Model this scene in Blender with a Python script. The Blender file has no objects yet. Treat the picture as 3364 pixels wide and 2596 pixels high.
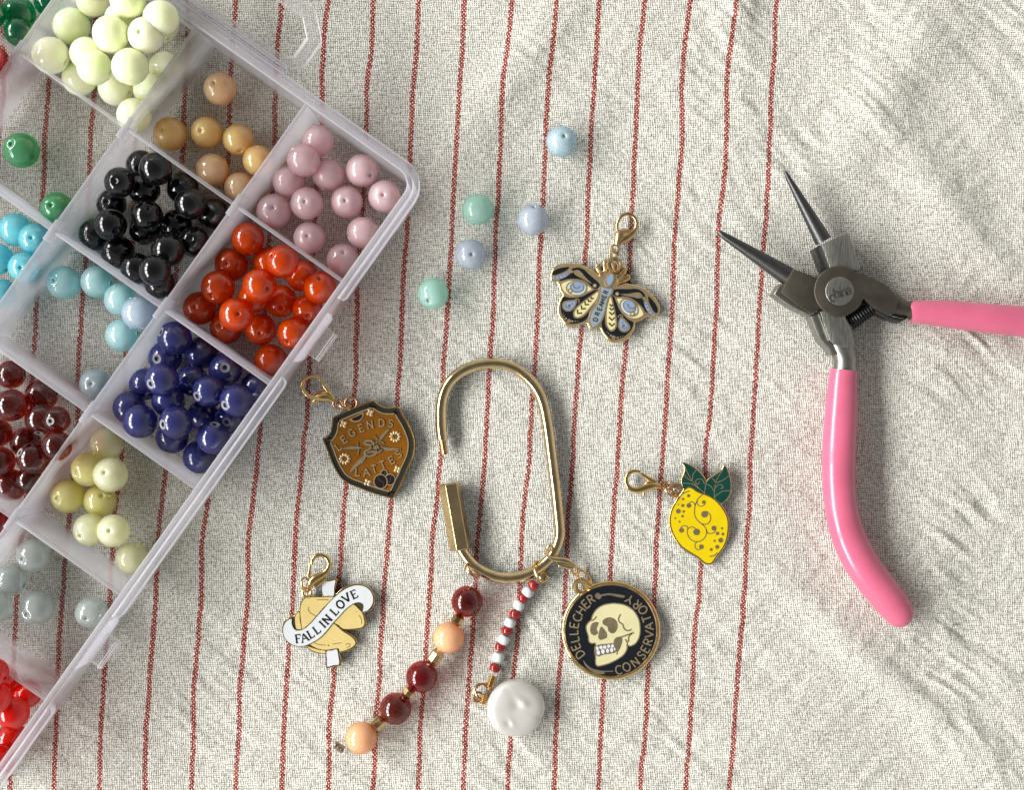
import bpy, bmesh, math, random
import numpy as np
from mathutils import Vector, Matrix
from mathutils.geometry import tessellate_polygon

random.seed(7)
scn = bpy.context.scene
COL = scn.collection

# ------------------------------------------------------------------ camera
# 1 unit = 1 cm; the camera looks straight down at the cloth from H cm
H, S0, CX, CY = 36.3, 126.94, 1682.0, 1298.0
cam = bpy.data.objects.new("camera", bpy.data.cameras.new("camera"))
COL.objects.link(cam)
cam.location = (0, 0, H)
cam.data.sensor_width = 36
cam.data.lens = 36 * H / (3364 / S0)
cam.data.clip_start, cam.data.clip_end = 0.5, 2000
scn.camera = cam

# ------------------------------------------------------------------ world and the window's light
world = bpy.data.worlds.new("World")
scn.world = world
world.use_nodes = True
bg = world.node_tree.nodes["Background"]
# the room: pale walls all round, a darker ceiling overhead
wn, wl = world.node_tree.nodes, world.node_tree.links
w_tc = wn.new('ShaderNodeTexCoord'); w_sep = wn.new('ShaderNodeSeparateXYZ'); w_mr = wn.new('ShaderNodeMapRange')
wl.new(w_tc.outputs['Generated'], w_sep.inputs[0]); wl.new(w_sep.outputs[2], w_mr.inputs[0])
w_mr.inputs[1].default_value, w_mr.inputs[2].default_value = 0.25, 0.95
w_mr.inputs[3].default_value, w_mr.inputs[4].default_value = 0.66, 0.13
wl.new(w_mr.outputs[0], bg.inputs[1])
bg.inputs[0].default_value = (1.0, 0.985, 0.955, 1)
WIN_X, WIN_Z, WIN_H, PANE_W, PANE_GAP = -150.0, 104.0, 70.0, 64.0, 12.0
WIN_RADIANCE = 20.0
for k in range(4):                      # a window of four panes to the left of the table
    ld = bpy.data.lights.new("window_pane", 'AREA')
    ld.shape = 'RECTANGLE'
    ld.size, ld.size_y = PANE_W, WIN_H
    ld.energy = WIN_RADIANCE * math.pi * PANE_W * WIN_H
    ld.color = (1.0, 0.995, 0.975)
    lo = bpy.data.objects.new("window_pane", ld)
    COL.objects.link(lo)
    lo.location = (WIN_X, (k - 1.5) * (PANE_W + PANE_GAP) - 6, WIN_Z)
    lo.rotation_euler = (math.radians(90), 0, math.radians(-90))
scn.view_settings.view_transform = 'Standard'
scn.view_settings.look = 'None'
scn.view_settings.exposure = 0.0
scn.view_settings.gamma = 1.0
cy = scn.cycles
cy.transparent_max_bounces = 40
cy.max_bounces = 10
cy.transmission_bounces = 6
cy.diffuse_bounces = 4
cy.glossy_bounces = 4
cy.caustics_refractive = False
cy.caustics_reflective = False
cy.sample_clamp_indirect = 4.0
cy.use_denoising = True

# ------------------------------------------------------------------ helpers
def s_at(z): return S0 * H / (H - z)
def W(px, py, z=0.0):
    s = s_at(z)
    return ((px - CX) / s, -(py - CY) / s)

class Crop:
    """measuring frame of one part of the table: converts measured points to centimetres at height z"""
    def __init__(s, x0, y0, k): s.x0, s.y0, s.k = x0, y0, k
    def src(s, x, y): return (s.x0 + x / s.k, s.y0 + y / s.k)
    def w(s, x, y, z=0.0): return W(*s.src(x, y), z)
    def ws(s, pts, z=0.0): return [s.w(p[0], p[1], z) for p in pts]
    def d(s, r, z=0.0): return r / s.k / s_at(z)

def spline(pts, closed=False, n=6):
    """Catmull-Rom through points of any dimension"""
    P = [tuple(p) for p in pts]; N = len(P); out = []
    segs = N if closed else N - 1
    for i in range(segs):
        if closed: a, b, c, d = P[(i-1) % N], P[i], P[(i+1) % N], P[(i+2) % N]
        else: a, b, c, d = P[max(i-1, 0)], P[i], P[i+1], P[min(i+2, N-1)]
        for j in range(n):
            t = j / n
            out.append(tuple(0.5*((2*q) + (-p+r)*t + (2*p-5*q+4*r-s)*t*t + (-p+3*q-3*r+s)*t**3)
                             for p, q, r, s in zip(a, b, c, d)))
    if not closed: out.append(P[-1])
    return out

def area2(P): return sum(P[i-1][0]*P[i][1] - P[i][0]*P[i-1][1] for i in range(len(P)))
def ccw(P): return list(P) if area2(P) > 0 else list(P)[::-1]
def inset(P, d):
    P = ccw(P); n = len(P); out = []
    for i in range(n):
        a, b, c = Vector(P[i-1]), Vector(P[i]), Vector(P[(i+1) % n])
        e, f = (b-a), (c-b)
        if e.length < 1e-9 or f.length < 1e-9: out.append(tuple(b)); continue
        e.normalize(); f.normalize()
        n1, n2 = Vector((-e.y, e.x)), Vector((-f.y, f.x))
        m = n1 + n2
        if m.length < 1e-6: m = n1
        m.normalize()
        k = max(0.5, m.dot(n1))
        out.append(tuple(b + m*(d/k)))
    return out

class MB:
    """collects shapes, builds ONE mesh object"""
    def __init__(s): s.v, s.f, s.m = [], [], []
    def add(s, verts, faces, mat=0):
        o = len(s.v); s.v += [tuple(p) for p in verts]
        for f in faces: s.f.append(tuple(i+o for i in f)); s.m.append(mat)
        return s
    def plate(s, P, z0, z1, bw=0.0, bh=0.0, mat=0, bottom=True):
        P = ccw(P); n = len(P)
        loops = [[(x, y, z0) for x, y in P], [(x, y, z1-bh) for x, y in P]]
        if bw > 0:
            loops.append([(x, y, z1-bh*0.3) for x, y in inset(P, bw*0.4)])
            Q = inset(P, bw); loops.append([(x, y, z1) for x, y in Q])
        else: Q = P
        V = [p for L in loops for p in L]; F = []
        for k in range(len(loops)-1):
            for i in range(n):
                j = (i+1) % n
                F.append((k*n+i, k*n+j, (k+1)*n+j, (k+1)*n+i))
        tri = tessellate_polygon([[Vector((x, y, 0)) for x, y in Q]])
        o = (len(loops)-1)*n
        for t in tri:
            a, b, c = t
            if area2([Q[a], Q[b], Q[c]]) < 0: a, c = c, a
            F.append((o+a, o+b, o+c))
            if bottom: F.append((c, b, a))
        return s.add(V, F, mat)
    def disc(s, x, y, r, z0, z1, n=18, sx=1.0, rot=0.0, bw=0.0, bh=0.0, mat=0):
        c, sn = math.cos(rot), math.sin(rot); P = []
        for i in range(n):
            a = 2*math.pi*i/n; u, v = r*sx*math.cos(a), r*math.sin(a)
            P.append((x+u*c-v*sn, y+u*sn+v*c))
        return s.plate(P, z0, z1, bw, bh, mat)
    def stroke(s, P, w, z0, z1, closed=False, mat=0, taper=False, top=0.62):
        """a raised line following points in the plane"""
        n = len(P)
        if n < 2: return s
        P = [Vector((p[0], p[1])) for p in P]
        V, F = [], []
        for i in range(n):
            a = P[i-1] if (i > 0 or closed) else P[i]
            b = P[(i+1) % n] if (i < n-1 or closed) else P[i]
            t = (b-a)
            if t.length < 1e-9: t = Vector((1, 0))
            t.normalize(); nn = Vector((-t.y, t.x))
            ww = w/2
            if taper: ww *= max(0.25, math.sin(math.pi*min(1, max(0, (i+0.4)/(n-0.2)))))
            for k, zz in ((1, z0), (top, z1), (-top, z1), (-1, z0)):
                q = P[i]+nn*ww*k; V.append((q.x, q.y, zz))
        for i in range(n if closed else n-1):
            j = (i+1) % n
            for k in range(3): F.append((i*4+k+1, i*4+k, j*4+k, j*4+k+1))
        if not closed:
            F += [(0, 1, 2, 3), ((n-1)*4+3, (n-1)*4+2, (n-1)*4+1, (n-1)*4)]
        return s.add(V, F, mat)
    def tube(s, P, R, seg=12, closed=False, flat=1.0, mat=0, cap=True):
        """tube of changing radius along 3-D points; flat squashes it in z"""
        P = [Vector(p) for p in P]; n = len(P)
        if not hasattr(R, '__len__'): R = [R]*n
        T = []
        for i in range(n):
            a = P[i-1] if (i > 0 or closed) else P[i]
            b = P[(i+1) % n] if (i < n-1 or closed) else P[i]
            t = b-a; T.append(t.normalized() if t.length > 1e-9 else Vector((1, 0, 0)))
        up = Vector((0, 0, 1))
        if abs(T[0].dot(up)) > 0.9: up = Vector((0, 1, 0))
        nrm = (up - T[0]*up.dot(T[0])).normalized()
        V, F = [], []
        for i in range(n):
            nrm = (nrm - T[i]*nrm.dot(T[i]))
            nrm = nrm.normalized() if nrm.length > 1e-6 else T[i].orthogonal().normalized()
            bi = T[i].cross(nrm)
            for k in range(seg):
                a = 2*math.pi*k/seg
                q = nrm*math.cos(a)*R[i] + bi*math.sin(a)*R[i]
                V.append((P[i].x+q.x, P[i].y+q.y, P[i].z+q.z*flat))
        for i in range(n if closed else n-1):
            j = (i+1) % n
            for k in range(seg):
                l = (k+1) % seg
                F.append((i*seg+k, i*seg+l, j*seg+l, j*seg+k))
        if not closed and cap:
            F.append(tuple(range(seg))[::-1]); F.append(tuple((n-1)*seg+k for k in range(seg)))
        return s.add(V, F, mat)
    def ring(s, c, R, r, axis=(0, 0, 1), n=28, seg=9, sx=1.0, rot=0.0, mat=0, a0=0.0, a1=None):
        """wire ring round an axis, may be stretched to an oval"""
        ax = Vector(axis).normalized(); u = ax.orthogonal().normalized()
        if abs(ax.z) > 0.2:
            u = Vector((1, 0, 0)); u = (u-ax*u.dot(ax)).normalized()
        u = Matrix.Rotation(rot, 3, ax) @ u
        v = ax.cross(u); c = Vector(c)
        closed = a1 is None
        N = n if closed else n+1
        P = [c + u*R*sx*math.cos(a0+(2*math.pi if closed else a1-a0)*i/n) + v*R*math.sin(a0+(2*math.pi if closed else a1-a0)*i/n) for i in range(N)]
        return s.tube(P, r, seg, closed, mat=mat)
    def ball(s, c, r, nu=14, nv=9, flat=1.0, mat=0):
        V = [(c[0], c[1], c[2]+r*flat)]; F = []
        for j in range(1, nv):
            t = math.pi*j/nv
            for i in range(nu):
                a = 2*math.pi*i/nu
                V.append((c[0]+r*math.sin(t)*math.cos(a), c[1]+r*math.sin(t)*math.sin(a), c[2]+r*flat*math.cos(t)))
        V.append((c[0], c[1], c[2]-r*flat)); L = len(V)-1
        for i in range(nu):
            k = (i+1) % nu
            F.append((0, 1+i, 1+k))
            for j in range(nv-2): F.append((1+j*nu+i, 1+(j+1)*nu+i, 1+(j+1)*nu+k, 1+j*nu+k))
            F.append((1+(nv-2)*nu+k, 1+(nv-2)*nu+i, L))
        return s.add(V, F, mat)
    def lathe(s, prof, c, axis=(0, 0, 1), seg=24, mats=None, closed=False):
        """turn (radius, height) pairs round an axis through c"""
        ax = Vector(axis).normalized(); u = ax.orthogonal().normalized(); v = ax.cross(u); c = Vector(c)
        n = len(prof); V = []; o = len(s.v)
        for r, h in prof:
            for k in range(seg):
                a = 2*math.pi*k/seg
                V.append(c + ax*h + (u*math.cos(a)+v*math.sin(a))*r)
        s.v += [tuple(p) for p in V]
        for i in range(n if closed else n-1):
            j = (i+1) % n
            for k in range(seg):
                l = (k+1) % seg
                s.f.append((o+i*seg+k, o+i*seg+l, o+j*seg+l, o+j*seg+k)); s.m.append(mats[i] if mats else 0)
        return s
    def mesh(s, name, mats, base=(0, 0, 0), smooth=True, angle=35):
        me = bpy.data.meshes.new(name)
        me.from_pydata([(x-base[0], y-base[1], z-base[2]) for x, y, z in s.v], [], s.f)
        for m in (mats if isinstance(mats, (list, tuple)) else [mats]): me.materials.append(m)
        me.polygons.foreach_set("material_index", s.m)
        if smooth:
            me.polygons.foreach_set("use_smooth", [True]*len(s.f))
            me.set_sharp_from_angle(angle=math.radians(angle))
        me.update()
        return me
    def build(s, name, mats, parent=None, smooth=True, angle=35):
        base = (0, 0, 0)
        p = parent
        while p is not None:
            base = tuple(a+b for a, b in zip(base, p.location)); p = p.parent
        o = bpy.data.objects.new(name, s.mesh(name, mats, base, smooth, angle))
        o.parent = parent
        COL.objects.link(o)
        return o

def thing(name, label, cat, loc=(0, 0, 0), group=None):
    o = bpy.data.objects.new(name, None); COL.objects.link(o)
    o.empty_display_size = 0.3
    o.location = loc; o['label'] = label; o['category'] = cat
    if group: o['group'] = group
    return o

# ------------------------------------------------------------------ materials
def new_mat(name):
    m = bpy.data.materials.new(name); m.use_nodes = True
    nt = m.node_tree
    return m, nt, nt.nodes["Principled BSDF"]
def node(nt, t, **kw):
    n = nt.nodes.new(t)
    for k, v in kw.items():
        if k == 'ins':
            for i, q in v.items(): n.inputs[i].default_value = q
        else: setattr(n, k, v)
    return n
def math_n(nt, op, a, b=None, c=None):
    n = nt.nodes.new('ShaderNodeMath'); n.operation = op
    for i, q in enumerate((a, b, c)):
        if q is None: continue
        if isinstance(q, (int, float)): n.inputs[i].default_value = q
        else: nt.links.new(q, n.inputs[i])
    return n.outputs[0]
def rgb(c): return (c[0], c[1], c[2], 1.0)
def lin(r, g, b):
    f = lambda v: (v/255/12.92) if v/255 <= 0.04045 else ((v/255+0.055)/1.055)**2.4
    return (f(r), f(g), f(b))
def varied(nt, col, amt=0.12, scale=3.0, detail=3.0, stretch=None):
    """colour with a slight natural unevenness"""
    tc = node(nt, 'ShaderNodeTexCoord')
    nz = node(nt, 'ShaderNodeTexNoise', ins={'Scale': scale, 'Detail': detail})
    if stretch:
        mp = node(nt, 'ShaderNodeMapping'); mp.inputs['Scale'].default_value = stretch[:3]
        if len(stretch) > 3: mp.inputs['Rotation'].default_value = (0, 0, stretch[3])
        nt.links.new(tc.outputs['Object'], mp.inputs[0]); nt.links.new(mp.outputs[0], nz.inputs['Vector'])
    else: nt.links.new(tc.outputs['Object'], nz.inputs['Vector'])
    mr = node(nt, 'ShaderNodeMapRange', ins={1: 0.3, 2: 0.7, 3: 1-amt, 4: 1+amt})
    nt.links.new(nz.outputs[0], mr.inputs[0])
    mx = node(nt, 'ShaderNodeVectorMath', operation='SCALE')
    mx.inputs[0].default_value = col[:3]
    nt.links.new(mr.outputs[0], mx.inputs['Scale'])
    return mx.outputs[0], nz
def simple(name, col, rough=0.4, metal=0.0, amt=0.08, scale=4.0, bump=0.0, coat=0.0, ior=1.5, stretch=None, bscale=None, rvar=0.0):
    m, nt, b = new_mat(name)
    c, nz = varied(nt, col, amt, scale, stretch=stretch)
    nt.links.new(c, b.inputs['Base Color'])
    b.inputs['Roughness'].default_value = rough
    b.inputs['Metallic'].default_value = metal
    b.inputs['IOR'].default_value = ior
    b.inputs['Coat Weight'].default_value = coat
    b.inputs['Coat Roughness'].default_value = 0.04
    if rvar:
        mr = node(nt, 'ShaderNodeMapRange', ins={1: 0.3, 2: 0.7, 3: max(0.02, rough-rvar), 4: rough+rvar})
        nt.links.new(nz.outputs[0], mr.inputs[0]); nt.links.new(mr.outputs[0], b.inputs['Roughness'])
    if bump:
        n2 = nz
        if bscale:
            tc = node(nt, 'ShaderNodeTexCoord')
            n2 = node(nt, 'ShaderNodeTexNoise', ins={'Scale': bscale, 'Detail': 2.0})
            nt.links.new(tc.outputs['Object'], n2.inputs['Vector'])
        bp = node(nt, 'ShaderNodeBump', ins={'Strength': bump, 'Distance': 0.02})
        nt.links.new(n2.outputs[0], bp.inputs['Height']); nt.links.new(bp.outputs[0], b.inputs['Normal'])
    return m

GOLD = simple("gold_plating", (0.78, 0.54, 0.22), 0.16, 1.0, 0.06, 6, rvar=0.05, bump=0.04)
GOLDLINE = simple("gold_line", (0.80, 0.63, 0.37), 0.40, 1.0, 0.10, 12)
BRASS = simple("polished_brass", (0.74, 0.58, 0.32), 0.15, 1.0, 0.10, 5, rvar=0.06, bump=0.03)
BRASS_WORN = simple("worn_brass", (0.62, 0.44, 0.22), 0.24, 1.0, 0.2, 5, rvar=0.08, bump=0.06)
COPPER = simple("rose_brass", (0.60, 0.36, 0.19), 0.2, 1.0, 0.1, 6)
STEEL_DARK = simple("dark_steel", (0.085, 0.085, 0.085), 0.36, 0.85, 0.2, 9, bump=0.15, bscale=40, stretch=(1, 6, 1, 0.6))
STEEL_BROWN = simple("browned_steel", (0.135, 0.118, 0.095), 0.42, 0.9, 0.16, 3, bump=0.10, bscale=60)
STEEL_BRUSHED = simple("brushed_steel", (0.36, 0.355, 0.32), 0.36, 0.95, 0.35, 7, bump=0.3, stretch=(9, 0.5, 1, 0.05))
STEEL_EDGE = simple("filed_steel", (0.30, 0.295, 0.265), 0.36, 0.95, 0.15, 8, bump=0.15)
BLACK_STEEL = simple("blackened_spring", (0.015, 0.015, 0.016), 0.35, 0.5, 0.2, 9)
EN_BLACK = simple("black_enamel", (0.008, 0.010, 0.014), 0.22, 0, 0.2, 3)
EN_DARK = simple("dark_olive_enamel", (0.025, 0.024, 0.018), 0.15, 0, 0.2, 3, coat=0.5)
EN_BLUE = simple("pale_blue_enamel", lin(125, 148, 181), 0.25, 0, 0.04, 3)
EN_GREYBLUE = simple("grey_blue_enamel", lin(132, 148, 159), 0.25, 0, 0.04, 3)
EN_ICE = simple("ice_blue_enamel", lin(182, 195, 204), 0.25, 0, 0.03, 3)
EN_CREAM = simple("cream_enamel", lin(210, 200, 148), 0.25, 0, 0.04, 4)
EN_BONE = simple("bone_enamel", lin(206, 199, 154), 0.25, 0, 0.05, 2)
EN_WHITE = simple("white_enamel", lin(206, 210, 213), 0.2, 0, 0.02, 3)
EN_AMBER = simple("amber_enamel", lin(124, 76, 8), 0.2, 0, 0.12, 2, coat=0.4)
EN_COFFEE = simple("coffee_enamel", (0.012, 0.008, 0.010), 0.2, 0, 0.2, 4, coat=0.5)
EN_YELLOW = simple("lemon_enamel", lin(215, 189, 9), 0.22, 0, 0.04, 3)
EN_GREEN = simple("leaf_enamel", lin(14, 61, 52), 0.2, 0, 0.15, 3)
EN_COOKIE = simple("biscuit_enamel", lin(208, 186, 122), 0.22, 0, 0.04, 4)
LINE_DARK = simple("dark_gilt_line", (0.17, 0.12, 0.055), 0.35, 0.8, 0.15, 9)
LINE_BROWN = simple("brown_gilt", (0.34, 0.27, 0.17), 0.45, 0.8, 0.15, 6)
INK = simple("black_ink", (0.012, 0.011, 0.016), 0.3, 0, 0.1, 5)
PINK_GRIP = simple("pink_vinyl", lin(202, 98, 126), 0.27, 0, 0.09, 0.9, coat=0.3, bump=0.06, bscale=2.5, rvar=0.07)
STAMP = simple("stamped_ink", (0.05, 0.045, 0.04), 0.5, 0.2, 0.3, 20)
# ------------------------------------------------------------------ striped linen cloth
ROWS = [0, 243, 500, 743, 1000, 1243, 1500, 1743, 2000, 2243, 2596]
STR = [[1143,1058,966,874,783,697,605,512,418,324,231,137,43],
       [1135,1043,952,864,772,681,590,500,407,315,220,127,35],
       [1128,1039,948,857,766,674,582,492,399,308,215,122,29],
       [1118,1027,940,850,757,665,575,484,392,299,206,114,21],
       [1110,1020,930,840,750,660,569,476,383,292,200,107,14],
       [1103,1012,920,830,740,650,558,467,376,287,193,99,6],
       [1093,1001,912,820,730,640,550,460,367,275,182,90,-2],
       [1084,993,902,811,718,627,539,447,357,263,167,72,-20],
       [1074,982,891,800,712,620,530,439,346,252,160,66,-27],
       [1063,972,882,793,703,610,520,427,335,242,148,55,-38],
       [1047,958,868,780,690,598,507,415,323,230,138,45,-47]]
STR = np.array(STR, float)/0.617 + 700            # measured stripe positions, right to left
rng = np.random.RandomState(5)
def vnoise(x, y, seed):
    r = np.random.RandomState(seed); N = 128; G = r.rand(N, N)*2-1
    xi, yi = np.floor(x).astype(int), np.floor(y).astype(int)
    fx, fy = x-xi, y-yi
    fx, fy = fx*fx*(3-2*fx), fy*fy*(3-2*fy)
    g = lambda a, b: G[a % N, b % N]
    return (g(xi, yi)*(1-fx)+g(xi+1, yi)*fx)*(1-fy) + (g(xi, yi+1)*(1-fx)+g(xi+1, yi+1)*fx)*fy

def cloth_height(px, py):
    """height of the cloth in cm at measured position (numpy arrays)"""
    c, s = math.cos(math.radians(38)), math.sin(math.radians(38))
    warpx = px + 40*vnoise(px/260, py/260, 41); warpy = py + 40*vnoise(px/240, py/240, 42)
    al, ac = warpx*c + warpy*s, -warpx*s + warpy*c           # along and across the creases, which fall to the right
    right = np.clip((px-1900)/900, 0, 1)
    topm = np.clip((700-py)/700, 0, 1)*np.clip((px-900)/500, 0, 1)
    low = np.clip((py-1700)/700, 0, 1)
    amp = 0.35 + 0.65*np.clip(right + 0.6*topm + 0.55*low, 0, 1)
    patch = 0.55 + 0.9*vnoise(px/240, py/240, 51)
    cre = (vnoise(al/120, ac/24, 1)*0.8 + vnoise(al/70, ac/14, 2)*0.5)*np.clip(patch, 0.1, 1.3) + vnoise(al/300, ac/58, 3)*0.6
    cre = np.where(cre > 0, cre**1.25*0.9, -np.abs(cre))
    c2, s2 = math.cos(math.radians(-40)), math.sin(math.radians(-40))
    al2, ac2 = warpx*c2 + warpy*s2, -warpx*s2 + warpy*c2
    cre2 = vnoise(al2/140, ac2/30, 6)*0.6
    puck = vnoise(px/28, py/34, 7)*0.5 + vnoise(px/14, py/17, 8)*0.22
    h = 0.058*amp*cre + 0.030*amp*cre2 + 0.022*puck
    h += 0.13*right*vnoise(px/300, py/380, 9) + 0.04*vnoise(px/420, py/420, 10)
    # a soft fold at the top, running down to the left
    x0, y0, x1, y1 = 1850.0, 40.0, 1510.0, 470.0
    dx, dy = x1-x0, y1-y0; L = math.hypot(dx, dy)
    t = ((px-x0)*dx + (py-y0)*dy)/L/L
    d = ((px-x0)*dy - (py-y0)*dx)/L                          # positive to the right
    prof = np.where(d < 0, np.exp(-(d/150.0)**2), np.exp(-(d/75.0)**2))
    h += 0.34*prof*np.clip(t+0.25, 0, 1)**0.7*np.clip(1.15-t, 0, 1)
    # a bump at the top edge on the right
    h += 0.26*np.exp(-((px-2420)/80)**2 - ((py+10)/130)**2)
    h += 0.22*np.exp(-(((px-2900)+(py-330)*0.6)/120)**2 - ((py-330)/330)**2)
    h += 0.2*np.exp(-(((px-3150)-(py-700)*0.8)/90)**2 - ((py-700)/420)**2)
    h += 0.22*np.exp(-(((px-2950)-(py-2250)*1.1)/95)**2 - ((py-2250)/300)**2)
    # pressed flat by what lies on it
    flat = np.maximum(np.exp(-(np.maximum(np.hypot(px-2760, py-960)-260, 0)/110)**2), np.clip((py*0.72-px+1330)/90, 0, 1)*0+0)
    box_in = np.clip((1390 + 0.0*py - (px + 0.708*(py-600)))/110, 0, 1)
    keep = 1 - 0.75*np.maximum(flat, box_in)
    h = np.where(h > 0, h*keep, h*(0.4+0.6*keep))
    return h - 0.05

def axis(lo, hi, step, far):
    core = np.arange(lo, hi+step, step)
    a = [lo - step*1.35**k*3 for k in range(1, 22)]; b = [hi + step*1.35**k*3 for k in range(1, 22)]
    a = [v for v in a if v > lo-far][::-1]; b = [v for v in b if v < hi+far]
    return np.concatenate([a, core, b])
gx = axis(-160, 3530, 5.4, 2600); gy = axis(-160, 2760, 5.4, 2600)
PX, PY = np.meshgrid(gx, gy)
ZZ = cloth_height(PX, PY)
def stripe_u(px_row, y):
    yy = min(max(y, -400), 3000)
    k = min(max(np.searchsorted(ROWS, yy)-1, 0), len(ROWS)-2)
    t = (yy-ROWS[k])/(ROWS[k+1]-ROWS[k])
    xs = STR[k]*(1-t) + STR[k+1]*t
    sp0, sp1 = xs[0]-xs[1], xs[-2]-xs[-1]
    ext = np.concatenate([[xs[0]+sp0*j for j in range(30, 0, -1)], xs, [xs[-1]-sp1*j for j in range(1, 30)]])
    idx = np.concatenate([np.arange(-30, 0), np.arange(13), np.arange(13, 42)]).astype(float)
    return np.interp(px_row, ext[::-1], idx[::-1])
UU = np.stack([stripe_u(gx, y) for y in gy])
UU += 0.028*vnoise(PX/210, PY/150, 21) + 0.014*vnoise(PX/90, PY/60, 22)
VV = PY/149.0 + 0.03*vnoise(PX/240, PY/200, 23) + 0.012*vnoise(PX/80, PY/80, 24)
X = (PX-CX)/S0; Y = -(PY-CY)/S0
ny, nx = PX.shape
me = bpy.data.meshes.new("tablecloth")
idx = np.arange(nx*ny).reshape(ny, nx)
quads = np.stack([idx[1:, :-1], idx[1:, 1:], idx[:-1, 1:], idx[:-1, :-1]], -1).reshape(-1, 4)
me.vertices.add(nx*ny); me.vertices.foreach_set("co", np.stack([X, Y, ZZ], -1).reshape(-1).astype(np.float32))
me.loops.add(quads.size); me.loops.foreach_set("vertex_index", quads.reshape(-1).astype(np.int32))
me.polygons.add(len(quads)); me.polygons.foreach_set("loop_start", (np.arange(len(quads))*4).astype(np.int32))
me.update(calc_edges=True)
me.polygons.foreach_set("use_smooth", np.ones(len(quads), bool))
uvl = me.uv_layers.new(name="weave")
UVv = np.stack([UU, VV], -1).reshape(-1, 2)
uvl.data.foreach_set("uv", UVv[quads.reshape(-1)].reshape(-1).astype(np.float32))
cloth = bpy.data.objects.new("tablecloth", me); COL.objects.link(cloth)
cloth['kind'] = 'structure'
cloth['label'] = 'crinkled natural linen cloth with thin red stitched stripes under everything'

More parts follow.
